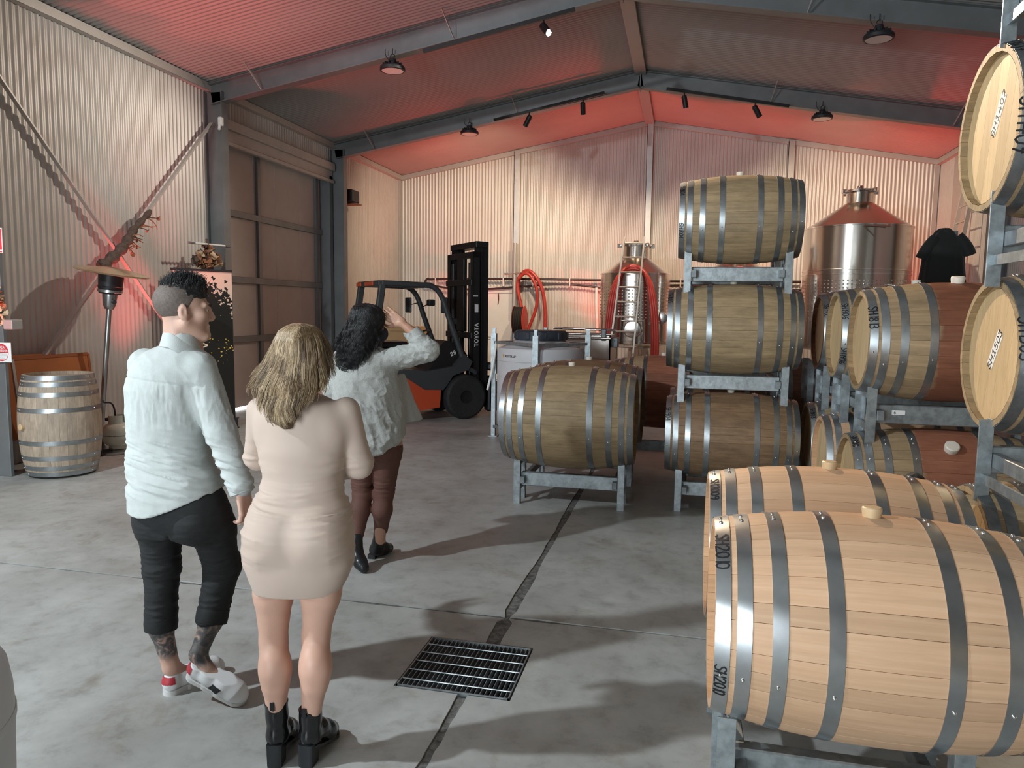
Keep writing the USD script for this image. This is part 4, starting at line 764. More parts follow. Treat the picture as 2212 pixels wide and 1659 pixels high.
# black rubber thing resting on the second new barrel
sl = Thing('black_glove', 'crumpled black rubber glove lying behind the barrel marked SH2009', 'glove', (.93, 3.33, .92))
g = trimesh.creation.icosphere(subdivisions=4, radius=1.0); v = g.vertices; v *= [.10, .055, .036]; v[:, 2] += .022 * np.sin(v[:, 0] * 40) ; v += ((meshkit.fbm(v * 22 + 5, 3) - .5) * .03)[:, None] * g.vertex_normals; v[:, 2] += .022 - v[:, 0] * .14; g.vertices = v
put('palm', g, M['rubber'], sl, smooth=True)
for i, yy in enumerate((-.02, .0, .02)): put('finger', tube(spline([(.08, yy, .012), (.11, yy * 1.3, .004), (.145, yy * 1.6, -.022)], 8), np.linspace(.014, .010, 8), 8), M['rubber'], sl, smooth=50)
# ------------------------------------------------------------------ white poly tank in its frame
wt = Thing('white_tank', 'white plastic wine tank with a dark lid in a galvanised frame', 'tank', (-1.78, 9.32, 0))
pm('poly_white', (.62, .62, .64), .45, 0, var=.03, scale=3); pm('lid_dark', (.035, .045, .06), .55)
rt = .56; pr = [(0, .15), (rt - .05, .15), (rt - .01, .17)]
for z in (.36, .58, .80, 1.0): pr += [(rt, z - .02), (rt, z - .008), (rt - .008, z), (rt, z + .008)]
pr += [(rt, 1.12), (rt - .02, 1.165), (rt - .10, 1.19), (.34, 1.25), (.31, 1.26), (.31, 1.28), (0, 1.28)]
put('tank_body', lathe(pr, 80), M['poly_white'], wt, smooth=40)
put('lid', lathe([(.30, 1.26), (.335, 1.268), (.34, 1.29), (.335, 1.37), (.31, 1.39), (0, 1.385)], 40), M['lid_dark'], wt, smooth=35)
for k in range(10): put('lid_lug', mv(rbx(.325, .352, -.03, .03, 1.28, 1.37, .008), rz=36 * k), M['lid_dark'], wt)
for a, nm in ((188, 0), (275, 1), (2, 2), (95, 3)):
    p = np.array([.605 * math.cos(math.radians(a)), .605 * math.sin(math.radians(a)), 0])
    put('frame_post', cat_([bx(-.026, .026, -.026, .026, .0, .85), bx(-.034, .034, -.034, .034, .82, 1.34), bx(-.022, .022, -.022, .022, 1.34, 1.41), bx(-.06, .06, -.06, .06, 0, .012)]).apply_translation(p), M['galv'], wt)
cs_ = [np.array([.605 * math.cos(math.radians(a)), .605 * math.sin(math.radians(a)), 0]) for a in (188, 275, 2, 95)]
for i in range(4):
    for zz in (1.225, .13): put('frame_rail', bar(cs_[i] + [0, 0, zz], cs_[(i + 1) % 4] + [0, 0, zz], .04, .035), M['galv'], wt)
put('level_hose', tube(spline([(-.56, -.12, 1.24), (-.575, -.16, 1.05), (-.60, -.2, .85), (-.65, -.22, .62)], 20), .016, 8), M['white_plastic'], wt, smooth=50)
for tx, hh, dz_ in (('HOSTOLUP', .026, 0),):
    m = meshkit.text_mesh(tx, hh, .001, True); v = np.array(m.vertices); a0 = math.radians(228); th_ = a0 + v[:, 0] / rt; r_ = rt + .001 + v[:, 2]; m.vertices = np.c_[r_ * np.cos(th_), r_ * np.sin(th_), 1.06 + v[:, 1]]; put('lettering', m, M['ink'], wt)
    b_ = bx(-.012, .012, -.001, .001, 1.055, 1.095); put('maker_mark', mv(b_, (rt * math.cos(a0 - .05), rt * math.sin(a0 - .05), 0), rz=math.degrees(a0 - .05) + 90), pm('mark_gold', (.45, .27, .03), .5), wt)
# galvanised clutter behind the tank
fr = Thing('steel_bin', 'galvanised steel bin behind the white tank', 'bin', (-1.55, 11.4, 0))
put('bin_wall', cat_([bx(-.5, .5, -.4, -.38, .2, 1.28), bx(-.5, .5, .38, .4, .2, 1.28), bx(-.5, -.48, -.4, .4, .2, 1.28), bx(.48, .5, -.4, .4, .2, 1.28), bx(-.5, .5, -.4, .4, .18, .2)]), M['stainless'], fr)
for q in (((-.5, -.4, 1.30), (.5, -.4, 1.30)), ((-.5, .4, 1.36), (.5, .4, 1.34)), ((-.5, -.43, 1.24), (.5, -.43, 1.24))): put('rim', rod(*q, .02), M['chrome'], fr, smooth=40)
for x in (-.45, .45): put('leg', cat_([bx(x - .03, x + .03, -.38, -.32, 0, .2), bx(x - .03, x + .03, .32, .38, 0, .2)]), M['galv'], fr)
put('lifting_lug', rbx(.36, .44, -.43, -.40, 1.2, 1.38, .02), M['galv_dark'], fr); put('side_box', rbx(.48, .60, -.3, -.1, 1.1, 1.25, .01), M['galv_dark'], fr)
put('timber_sleeper', rbx(-.62, .1, 8.86, 9.0, 0, .09, .006), pm('sleeper', (.30, .20, .11), .8, var=.3, scale=9, stretch=(1, 8, 8)), None, label='timber sleeper on the floor behind the fat weathered barrel', cat='timber')
# tag on the upper right rack
tg = Thing('rack_tag', 'small white tag on the beam of the rack under the barrel marked SH1813', 'tag', (1.275, 4.813, 1.06))
put('plate', rbx(-.035, .04, -.002, 0, -.014, .014, .001), M['white_plastic'], tg); lettering('6', .018, (-.018, -.0022, 0), (1, 0, 0), (0, 0, 1), tg, 'ink')
# ------------------------------------------------------------------ ceiling lights
pm('lamp_lens', (.85, .80, .76), .35); mat('lamp_glow', {'e': ('emission', {'color': (1.0, .84, .66), 'strength': 14.0})}, surface='e.emission')
def highbay(label, x, y, z):
    t = Thing('high_bay_light', label, 'ceiling light', (x, y, z))
    put('housing', lathe([(0, .13), (.045, .13), (.05, .10), (.075, .085), (.08, .05), (.15, .035), (.165, .015), (.165, -.02), (.145, -.028), (.145, -.02), (0, -.02)], 40), M['black_plastic'], t, smooth=35)
    put('lens', lathe([(0, -.022), (.14, -.024), (.143, -.020), (0, -.018)], 40), M['lamp_lens'], t, smooth=35)
    for k in range(12): put('cooling_fin', mv(bx(.05, .13, -.003, .003, .035, .075), rz=30 * k), M['black_plastic'], t)
    put('hanger', cat_([tube([(.03 * math.cos(a), 0, .16 + .03 * math.sin(a)) for a in np.linspace(0, 6.28, 14)[:-1]], .007, 6, True), rod((0, 0, .19), (0, 0, .26), .006)]), M['black_plastic'], t, smooth=40)
    put('cable', tube(spline([(-.03, 0, .10), (-.09, 0, .17), (-.10, 0, .26)], 10), .005, 5), M['black_plastic'], t, smooth=40)
highbay('round high-bay light, dark and unlit, left of the near rafter', -3.84, 9.42, 4.77); highbay('largest round high-bay light at the upper right', 2.04, 9.42, 4.77)
highbay('small far high-bay light left of the ridge', -3.9, 13.2, 4.82); highbay('small far high-bay light right of the ridge', 2.08, 13.2, 4.82)
def track(label, a, b, heads):
    a, b = np.array(a, float), np.array(b, float); t = Thing('light_track', label, 'track light', a)
    put('rail', bar((0, 0, 0), b - a, .035, .05, (0, 0, 1)), M['black_paint'], t)
    for f, to, lit in heads:
        p = (b - a) * f; d = np.array(to, float); d /= np.linalg.norm(d); c = p + [0, 0, -.10]
        h = put('spot_head', cat_([rod(c - d * .02, c + d * .17, .045, 20), rod(c - d * .035, c - d * .02, .03, 20)]), M['black_paint'], t, smooth=35)
        put('stem', rod(p, c + d * .02, .012, 8), M['black_paint'], h)
        put('lamp_face', rod(c + d * .171, c + d * .173, .036, 20), M['lamp_glow'] if lit else M['lamp_lens'], h)
track('black track along the near rafter with one lit spotlight', (-3.37, 9.30, 4.93), (-1.42, 9.30, 5.29), [(.80, (.55, -.6, -.75), True)])
track('black track on the far rafter left of the ridge with two spotlights', (-3.42, 13.1, 5.0), (-1.46, 13.1, 5.37), [(.33, (-.5, .3, -.8), False), (.81, (0, .45, -.9), False)])
track('black track on the far rafter right of the ridge with two spotlights', (-.42, 13.1, 5.38), (1.55, 13.1, 5.0), [(.15, (.2, .3, -.9), False), (.73, (.5, .3, -.8), False)])
# pale drum cut by the lower left corner
dr = Thing('grey_drum', 'pale grey rounded drum cut off at the lower left corner', 'drum', (-1.95, 1.30, -.0))
pm('drum_grey', (.52, .54, .56), .5, 0, var=.03)
put('drum_body', lathe([(0, 0), (.27, 0), (.285, .01), (.312, .2), (.328, .4), (.334, .58), (.331, .64), (.322, .70), (.30, .74), (.27, .76), (0, .765)], 72), M['drum_grey'], dr, smooth=40)
put('seam', lathe([(.3345, .555), (.337, .56), (.337, .575), (.3345, .58)], 72), M['drum_grey'], dr, smooth=40)
put('scuff', lathe([(0, 0), (.012, 0), (.013, .002), (0, .003)], 12, 'y').apply_translation((.18, -.283, .56)), M['white_plastic'], dr)
# ------------------------------------------------------------------ people: implicit surfaces meshed by surface nets
nz = lambda v: np.array(v, float) / np.linalg.norm(v)
class Field:
    def __init__(s, lo, hi, h):
        s.lo, s.h = np.array(lo, float), h; s.n = np.ceil((np.array(hi) - s.lo) / h).astype(int) + 1
        s.A = np.full(s.n, .2, np.float32)
    def sub(s, lo, hi):
        a = np.clip(np.floor((np.array(lo) - s.lo) / s.h).astype(int), 0, s.n); b = np.clip(np.ceil((np.array(hi) - s.lo) / s.h).astype(int) + 1, 0, s.n)
        sl = tuple(slice(i, j) for i, j in zip(a, b)); g = [s.lo[k] + s.h * np.arange(a[k], b[k]) for k in range(3)]
        return sl, np.stack(np.meshgrid(*g, indexing='ij'), -1).astype(np.float32)
    def mix(s, sl, d, k, cut=False):
        a = s.A[sl]
        if a.size == 0: return
        if cut: s.A[sl] = np.maximum(a, -d) if not k else -s._sm(-a, d, k)
        else: s.A[sl] = s._sm(a, d, k)
    def _sm(s, a, b, k):
        h = np.clip(.5 + .5 * (b - a) / k, 0, 1); return b * (1 - h) + a * h - k * h * (1 - h)
    def cone(s, a, b, ra, rb=None, k=.02, cut=False, flat=None):
        a, b = np.array(a, float), np.array(b, float); rb = ra if rb is None else rb; R = max(ra, rb) + k + .03
        sl, P = s.sub(np.minimum(a, b) - R, np.maximum(a, b) + R)
        if P.size == 0: return
        ab = b - a; q = P - a; t = np.clip((q @ ab) / max(ab @ ab, 1e-9), 0, 1); o = q - t[..., None] * ab
        if flat is not None:
            f = nz(flat[0]); o = o + ((o @ f) * (1 / flat[1] - 1))[..., None] * f
        s.mix(sl, np.linalg.norm(o, axis=-1) - (ra + (rb - ra) * t), k, cut)
    def chain(s, pts, rs, k=.02, flat=None):
        for i in range(len(pts) - 1): s.cone(pts[i], pts[i + 1], rs[i], rs[i + 1], k, flat=flat)
    def ell(s, c, axes, r, k=.02, cut=False):
        c, r = np.array(c, float), np.array(r, float); R = r.max() + k + .03; sl, P = s.sub(c - R, c + R)
        if P.size == 0: return
        q = (P - c) @ np.array(axes, float).T; m = np.linalg.norm(q / r, axis=-1); g = np.linalg.norm(q / r ** 2, axis=-1)
        s.mix(sl, m * (m - 1) / np.maximum(g, 1e-6), k, cut)
    def loft(s, rows, u, v, hd, p=2.3, k=.02, caps=None):
        """stack of super-ellipses (cx, cy, z, half width); hd = depth/width factor per row or absolute depths"""
        Rw = np.array(rows, float); z0, z1 = Rw[0, 2], Rw[-1, 2]; W = Rw[:, 3].max() + .1
        sl, P = s.sub([Rw[:, 0].min() - W, Rw[:, 1].min() - W, z0 - .06], [Rw[:, 0].max() + W, Rw[:, 1].max() + W, z1 + .06])
        from scipy.interpolate import PchipInterpolator as PC
        z = np.clip(P[0, 0, :, 2], z0, z1); I = lambda y: PC(Rw[:, 2], y)(z)
        cx, cy, hw, dd = I(Rw[:, 0]), I(Rw[:, 1]), I(Rw[:, 3]), I(np.broadcast_to(hd, (len(Rw),)))
        dx, dy = P[..., 0] - cx, P[..., 1] - cy; a = np.abs(dx * u[0] + dy * u[1]) / hw; b = np.abs(dx * v[0] + dy * v[1]) / dd
        q = (a ** p + b ** p) ** (1 / p); d = (q - 1) * np.minimum(hw, dd); zz = P[..., 2]
        s.mix(sl, np.maximum(d, np.maximum(z0 - zz, zz - z1)) if caps is None else d, k)
    def cutz(s, fn):
        """keep only where fn(P) < 0"""
        g = [s.lo[k] + s.h * np.arange(s.n[k]) for k in range(3)]; X, Y, Z = np.meshgrid(*g, indexing='ij', sparse=True); s.A = np.maximum(s.A, fn(X, Y, Z)).astype(np.float32)
    def mesh(s, smooth=2):
        A = s.A; S = A < 0; n = np.array(A.shape)
        c = np.zeros(n - 1, np.int8)
        for i, j, k in np.ndindex(2, 2, 2): c += S[i:n[0] - 1 + i, j:n[1] - 1 + j, k:n[2] - 1 + k]
        I = np.argwhere((c > 0) & (c < 8)); ids = np.full(n - 1, -1, np.int32); ids[tuple(I.T)] = np.arange(len(I))
        acc, cnt = np.zeros((len(I), 3)), np.zeros(len(I)); cor = [np.array(q) for q in np.ndindex(2, 2, 2)]
        for a in cor:
            for ax in range(3):
                if a[ax]: continue
                b = a.copy(); b[ax] = 1; fa, fb = A[tuple((I + a).T)], A[tuple((I + b).T)]; m = (fa < 0) != (fb < 0)
                t = np.where(m, fa / np.where(m, fa - fb, 1), 0); pt = I + a + np.outer(t, b - a); acc[m] += pt[m]; cnt[m] += 1
        V = s.lo + s.h * acc / np.maximum(cnt, 1)[:, None]; F = []
        for ax in range(3):
            sl0 = [slice(None)] * 3; sl1 = [slice(None)] * 3; sl0[ax] = slice(0, -1); sl1[ax] = slice(1, None)
            E = np.argwhere(S[tuple(sl0)] != S[tuple(sl1)]); o1, o2 = [(1, 2), (2, 0), (0, 1)][ax]
            ok = (E[:, o1] > 0) & (E[:, o2] > 0) & (E[:, o1] < n[o1] - 1) & (E[:, o2] < n[o2] - 1); E = E[ok]
            d1, d2 = np.eye(3, dtype=int)[o1], np.eye(3, dtype=int)[o2]
            q = [ids[tuple((E - d1 * i - d2 * j).T)] for i, j in ((1, 1), (0, 1), (0, 0), (1, 0))]; Q = np.stack(q, 1)
            inside = S[tuple(E.T)]; Q[~inside] = Q[~inside][:, ::-1]; F.append(Q)
        Q = np.vstack(F); Q = Q[(Q >= 0).all(1)]; m = trimesh.Trimesh(V, np.vstack([Q[:, [0, 1, 2]], Q[:, [0, 2, 3]]]), process=False)
        if smooth:
            from scipy.sparse import coo_matrix
            F_ = m.faces; i = np.r_[F_[:, 0], F_[:, 1], F_[:, 2]]; j = np.r_[F_[:, 1], F_[:, 2], F_[:, 0]]; W = coo_matrix((np.ones(2 * len(i)), (np.r_[i, j], np.r_[j, i])), (len(V), len(V))).tocsr(); W.data[:] = 1; dg = np.maximum(np.asarray(W.sum(1)).ravel(), 1)
            X = np.array(V)
            for lam in [.5, -.52] * smooth: X = X + lam * ((W @ X) / dg[:, None] - X)
            m.vertices = X
        return m
def disp(m, fn):
    v, f = np.array(m.vertices), m.faces; nn = meshkit.arrays((v, f), True)[2]; m.vertices = v + nn * fn(v)[:, None]; return m
def hand_part(S, w, d, t, p, sc=1.0, curl=(.35, .5, .35), spread=.06, thumb=(.5, .6, .35), curls=None):
    """palm, four fingers of three bent segments and a thumb; d = fingers, t = towards the thumb, p = the way the palm faces"""
    w, d = np.array(w, float), nz(d); t = np.array(t, float); t = nz(t - d * (t @ d)); p = np.array(p, float); p = nz(p - d * (p @ d) - t * (p @ t))
    L = [.074, .082, .076, .060]; kn = []
    for i in range(4):
        k = w + (d * (.088 - .004 * abs(i - 1)) + t * (.030 - .0205 * i)) * sc; kn.append(k)
        S.cone(w + t * (.016 - .011 * i) * sc, k, .0155 * sc, .0115 * sc, .010, flat=(p, .9))
    for i in range(4):
        dd = nz(d + t * spread * (1.4 - i)); q = kn[i]; a = 0; cu = curls[i] if curls else curl
        for sg, (fl, r0, r1) in enumerate(((.46, .0100, .0090), (.30, .0088, .0080), (.24, .0078, .0062))):
            a += cu[sg]; dr = dd * math.cos(a) + p * math.sin(a); e = q + dr * L[i] * fl * sc; S.cone(q, e, r0 * sc, r1 * sc, .004); q = e
    b = w + (d * .022 + t * .022 + p * .006) * sc; e1 = b + nz(d * .7 + t * thumb[0] + p * .35) * .042 * sc
    e2 = e1 + nz(d * .9 + t * (thumb[0] - .25) + p * thumb[1]) * .032 * sc; e3 = e2 + nz(d + p * thumb[2]) * .026 * sc
    S.cone(w, b, .016 * sc, .017 * sc, .012); S.cone(b, e1, .0165 * sc, .0115 * sc, .008); S.cone(e1, e2, .011 * sc, .0095 * sc, .005); S.cone(e2, e3, .0095 * sc, .0072 * sc, .004)
def head_part(S, c, f, sc=1.0, tilt=(0, 0, 1), fem=False):
    """skull, jaw, brow, nose, lips, cheeks and ears round the point midway between the eyes' level and the ears"""
    c = np.array(c, float); f = nz(f); u = nz(np.array(tilt, float) - f * (np.array(tilt) @ f)); r = np.cross(f, u); ax = [r, f, u]
    L = lambda x, y, z: c + sc * (r * x + f * y + u * z); jw = .9 if fem else 1.0
    S.ell(L(0, -.012, .036), ax, np.array([.076, .098, .084]) * sc, .02); S.ell(L(0, .030, -.030), ax, np.array([.060, .064, .084]) * sc, .02)
    for s in (-1, 1):
        S.cone(L(s * .052 * jw, .0, -.052), L(s * .016, .076, -.100), .026 * sc, .019 * sc, .022); S.ell(L(s * .044, .060, -.016), ax, np.array([.024, .024, .022]) * sc, .02)
        S.cone(L(s * .010, .089, .022), L(s * .044, .076, .024), .010 * sc, .009 * sc, .014); S.cone(L(s * .031, .106, .000), L(s * .031, .108, .0), .013 * sc, None, .012, cut=True)
        S.ell(L(s * .0095, .101, -.036), ax, np.array([.009, .010, .008]) * sc, .006)
        S.ell(L(s * .078, -.012, -.006), [nz(r + f * .45 * s * -1), nz(f + r * .45 * s), u], np.array([.0085, .019, .033]) * sc, .006); S.ell(L(s * .090, -.006, -.006), ax, np.array([.009, .010, .018]) * sc, .005, cut=True)
        S.cone(L(s * .074, .004, -.020), L(s * .074, .0, -.034), .009 * sc, .008 * sc, .006)
    S.ell(L(0, .079, -.100), ax, np.array([.022, .019, .018]) * sc, .02)
    S.cone(L(0, .092, .012), L(0, .108, -.026), .0085 * sc, .012 * sc, .012)
    S.cone(L(-.019, .088, -.061), L(.019, .088, -.061), .0085 * sc, None, .008, flat=(u, .8)); S.cone(L(-.016, .087, -.074), L(.016, .087, -.074), .0095 * sc, None, .008, flat=(u, .8)); S.cone(L(-.02, .099, -.0672), L(.02, .099, -.0672), .003 * sc, None, .004, cut=True)
    return L, (r, f, u)
def strands(name, groups, matn, parent, wid, seed=0, base=(0, 0, 0)):
    pts = np.vstack(groups) - base; c = UsdGeom.BasisCurves.Define(stage, parent.path + '/' + uname(parent.path, name)); c.CreateTypeAttr('linear'); c.CreateWrapAttr('nonperiodic')
    c.CreateCurveVertexCountsAttr(Vt.IntArray([len(g) for g in groups])); c.CreatePointsAttr(Vt.Vec3fArray.FromNumpy(pts.astype(np.float32)))
    w = np.concatenate([np.linspace(wid, wid * .35, len(g)) for g in groups]).astype(np.float32); c.CreateWidthsAttr(Vt.FloatArray.FromNumpy(w)); c.SetWidthsInterpolation('vertex')
    UsdShade.MaterialBindingAPI.Apply(c.GetPrim()).Bind(M[matn]); c.GetPrim().SetCustomDataByKey('kind', 'stuff')
def skin(name, col, extra=()):
    return pm(name, col, .48, 0, var=.06, scale=9, subsurface_weight=.12, subsurface_radius=(1, .35, .2), subsurface_scale=.01)
skin('skin_fair', (.62, .37, .28)); skin('skin_tan', (.50, .27, .185))
mat('skin_tattoo', {'g': ('geometry', {}), 's': ('separate_xyz', {}), 'zr': ('rgb_ramp', {'ramp': [(.145, (0, 0, 0)), (.185, (1, 1, 1)), (.37, (1, 1, 1)), (.40, (0, 0, 0))]}), 'n': ('noise_texture', {'scale': 26.0, 'detail': 4.0, 'distortion': 1.5}),
    'r': ('rgb_ramp', {'ramp': [(.36, (.05, .05, .055)), (.55, (.13, .115, .11)), (.66, (.40, .25, .19))]}), 'n2': ('noise_texture', {'scale': 9.0}), 'r2': ('rgb_ramp', {'ramp': [(.3, (.55, .33, .25)), (.7, (.64, .40, .31))]}),
    'mx': ('mix_color', {}), 'p': ('principled_bsdf', {'roughness': .5, 'subsurface_weight': .08, 'subsurface_scale': .008})},
    [('g.position', 's.vector'), ('s.z', 'zr.fac'), ('g.position', 'n.vector'), ('n.fac', 'r.fac'), ('g.position', 'n2.vector'), ('n2.fac', 'r2.fac'), ('zr.color', 'mx.fac'), ('r2.color', 'mx.a'), ('r.color', 'mx.b'), ('mx.result', 'p.base_color')])
pm('linen', (.48, .51, .50), .8, 0, var=.05, scale=30, bump=.10, bscale=300, sheen_weight=.1)
pm('jeans_black', (.010, .011, .012), .8, 0, var=.3, scale=40, bump=.08, bscale=200)
pm('sneaker_white', (.75, .75, .76), .45); pm('sneaker_red', (.45, .03, .045), .5); pm('sole_brown', (.30, .17, .09), .7); pm('sole_white', (.62, .61, .60), .6)
pm('hair_black', (.010, .010, .011), .42, 0, var=.4, scale=60); pm('hair_short', (.028, .025, .023), .55, 0, var=.5, scale=90, bump=.5, bscale=260)
pm('hair_fade', (.13, .10, .085), .6, 0, var=.3, scale=120, bump=.3, bscale=400)
pm('hair_blonde', (.25, .165, .09), .42); pm('hair_blonde_light', (.47, .35, .21), .4); pm('hair_blonde_dark', (.11, .068, .036), .42, 0, var=.3, scale=10, stretch=(5, 5, .4))
pm('dress_beige', (.50, .385, .32), .62, 0, var=.02, scale=8, sheen_weight=.15); pm('patent_black', (.010, .010, .011), .14, 0); pm('trouser_brown', (.115, .047, .034), .75, 0, var=.12, scale=25)
pm('shirt_fleck', (.50, .51, .49), .85, 0, col2=(.37, .375, .36), scale=150, bump=.2, bscale=120); pm('boot_black', (.012, .013, .015), .3, 0); pm('mask_navy', (.015, .02, .04), .7); pm('eye_white', (.7, .68, .66), .2); pm('iris', (.04, .03, .025), .2); pm('brow', (.04, .03, .025), .8)
CR, CF = np.array([.97427, .22539, 0]), np.array([-.22539, .97427, 0])   # across and away, for the torsos turned like this
def put_w(name, m, mt, t, smooth=True, **k):
    m = m.copy(); m.apply_translation(-t.loc); return put(name, m, M[mt] if isinstance(mt, str) else mt, t, smooth=smooth, **k)
def crease(v, fz, fx, amp, seed, sharp=2.0):
    q = meshkit.fbm(np.c_[v[:, 0] * fx, v[:, 1] * fx, v[:, 2] * fz] + seed, 3, seed); r = 1 - np.abs(2 * q - 1); return amp * (r ** sharp * 1.6 - .55)
def shoe(t, heel, toe, up, name, upper, sole, L=.285, w=.046, label=None, patches=True, side=1):
    """a low sneaker: heel and toe are sole points; up = normal of the sole"""
    heel, toe, up = (np.array(q, float) for q in (heel, toe, up)); fx = nz(toe - heel); up = nz(up - fx * (up @ fx)); fy = np.cross(up, fx)
    S = Field((-.06, -.08, -.01), (L + .06, .08, .15), .0035); S.A[:] = .2
    S.chain([(.035, 0, .045), (.10, 0, .05), (.17, 0, .045), (L - .055, 0, .032), (L - .035, 0, .024)], [.036, .038, .046, .044, .034], .02)
    S.cone((.03, 0, .05), (.04, 0, .082), .033, .031, .015); S.cone((.10, 0, .06), (.09, 0, .085), .036, .033, .015)
    S.cone((.055, 0, .10), (.085, 0, .10), .027, .024, .01, cut=True)
    S.cutz(lambda X, Y, Z: np.maximum(.012 - Z, Z - .084 - .12 * np.maximum(X - .06, -1) * (X > .06) * 0 + 0 * Y)); up_m = S.mesh()
    T = np.eye(4); T[:3, 0], T[:3, 1], T[:3, 2], T[:3, 3] = fx, fy, up, heel
    ol = LineString([(.034, 0), (.10, 0)]).buffer(.037).union(LineString([(.10, 0), (.17, 0)]).buffer(.040)).union(LineString([(.165, 0), (L - .045, 0)]).buffer(.045)).buffer(.012).buffer(-.012)
    so = extr(ol, .020); so.apply_transform(T); up_m.apply_transform(T)
    sh = put_w(name, up_m, upper, t, label=label); so.apply_translation(-t.loc); put('sole', so, M['sole_white'], sh); th = extr(ol.buffer(-.002), .003).apply_translation((0, 0, -.003)); th.apply_transform(T); th.apply_translation(-t.loc); put('outsole', th, M[sole], sh)
    if patches:
        iT = np.linalg.inv(T); lv = trimesh.transform_points(np.array(up_m.vertices), iT); n_ = meshkit.arrays((np.array(up_m.vertices), up_m.faces), True)[2]; fc = lv[up_m.faces].mean(1)
        def patch(nm, sel, mt, off=.0018):
            f_ = up_m.faces[sel]; ids, inv = np.unique(f_, return_inverse=True); v_ = np.array(up_m.vertices)[ids] + n_[ids] * off; put_w(nm, trimesh.Trimesh(v_, inv.reshape(-1, 3), process=False), mt, sh_(t, sh))
        patch('heel_patch', (fc[:, 0] < .028) & (fc[:, 2] > .050) & (fc[:, 2] < .079), 'sneaker_red')
        for sd in (-1, 1):
            q = fc[:, 0] - .5 * (fc[:, 2] - .03); patch('side_patch', (fc[:, 1] * sd > .02) & (q > .115) & (q < .158) & (fc[:, 2] > .030) & (fc[:, 2] < .066 + .0 * q), 'jeans_black')
    return sh
class sh_:
    def __init__(s, t, p): s.path, s.loc = p.path, t.loc
def boot(t, heel, fwd, up, name, mt, shaft, L=.25, hh=.05, w=.04, cutn=None, heelmat=None):
    """ankle boot with a block heel; heel = back bottom point, shaft = (ankle top centre, radius)"""
    heel, up, fx = np.array(heel, float), nz(up), np.array(fwd, float); fx = nz(fx - up * (fx @ up)); fy = np.cross(up, fx)
    S = Field(heel - .32, heel + .32, .004); G = lambda x, y, z: heel + fx * x + fy * y + up * z
    S.chain([G(.045, 0, hh + .035), G(.10, 0, hh + .03), G(.16, 0, .035 + hh * .2), G(L - .04, 0, .028)], [w * .85, w * .9, w, w * .78], .02)
    S.chain([G(.045, 0, hh + .035), np.array(shaft[0]) * .4 + .6 * G(.05, 0, hh + .07), np.array(shaft[0])], [w * .86, w * .84, shaft[1]], .02)
    tp = np.array(shaft[0]); cn = up if cutn is None else nz(cutn); S.cutz(lambda X, Y, Z: np.maximum((X - heel[0]) * -up[0] + (Y - heel[1]) * -up[1] + (Z - heel[2]) * -up[2] + .006, (X - tp[0]) * cn[0] + (Y - tp[1]) * cn[1] + (Z - tp[2]) * cn[2]))
    b = put_w(name, S.mesh(), mt, t)
    T = np.eye(4); T[:3, 0], T[:3, 1], T[:3, 2], T[:3, 3] = fx, fy, up, heel
    blk = trimesh.convex.convex_hull(np.array([[x * q, y * q, z] for z, q in ((0, .95), (hh + .02, 1.05)) for x in (.004, .06) for y in (-w * .62, w * .62)] + [[-.0, y, z] for y in (-w * .4, w * .4) for z in (.001, hh + .02)])); blk.apply_transform(T); put_w('block_heel', blk, heelmat or mt, sh_(t, b), smooth=30)
    so = extr(LineString([(.05, 0), (L - .05, 0)]).buffer(w * .9), .010); so.vertices[:, 2] += np.interp(so.vertices[:, 0], [.04, .13, L], [hh, .003, .002]); so.apply_transform(T); put_w('sole', so, 'boot_black', sh_(t, b), smooth=30)
    return b
def boot_chain(t, pts, rs, top, hp, hd):
    P = [A(*p) for p in pts]; S = Field(np.min(P, 0) - .1, np.max(P, 0) + .1, .004); S.chain(P, rs, .015); S.cutz(lambda X, Y, Z: np.maximum(Z - top, .004 - Z + 0 * X + 0 * Y))
    b = put_w('ankle_boot', S.mesh(), 'boot_black', t); m = bar(hp, hp + A(*hd) * .05, .05, .045); put_w('block_heel', m, 'boot_black', sh_(t, b), smooth=False)
# ---- the man in the pale linen shirt
A = lambda *v: np.array(v, float)
mn = Thing('person', 'person in a pale linen shirt and black jeans looking right', 'person', (-2.0, 2.62, 0))
J = dict(head=A(-1.9775, 2.6252, 1.631), neck=A(-1.9947, 2.6212, 1.49), shL=A(-2.172, 2.6278, 1.405), shR=A(-1.902, 2.6137, 1.392), elR=A(-1.8244, 2.6298, 1.134), wrR=A(-1.7409, 2.6286, .903), elL=A(-2.2, 2.74, 1.12), wrL=A(-2.20, 2.93, 1.03),
    hipL=A(-2.108, 2.62, .85), hipR=A(-1.925, 2.6143, .85), knL=A(-2.1219, 2.6226, .5437), cufL=A(-2.1139, 2.5937, .2913), ankL=A(-2.085, 2.612, .11), knR=A(-1.8893, 2.7072, .5421), cufR=A(-1.9044, 2.6421, .3287), ankR=A(-1.922, 2.572, .205))
fm = nz((.74, .67, -.02)); msh = [[-2.0217, 2.6149, .79, .196], [-2.0316, 2.6127, .9027, .1839], [-2.0499, 2.6084, 1.0002, .1631], [-2.0587, 2.6064, 1.0972, .1521], [-2.061, 2.6059, 1.1938, .1497], [-2.0541, 2.6075, 1.2898, .1568], [-2.0385, 2.6111, 1.3662, .164], [-2.03, 2.6134, 1.4139, .157], [-2.018, 2.6151, 1.4518, .125], [-2.006, 2.6169, 1.4865, .062]]
S = Field((-2.42, 2.2, -.02), (-1.55, 3.15, 1.8), .0045)
S.loft([[q[0], q[1], q[2], q[3] * .88] for q in msh], CR, CF, [.10, .10, .095, .09, .095, .10, .10, .09, .075, .05], 2.2)
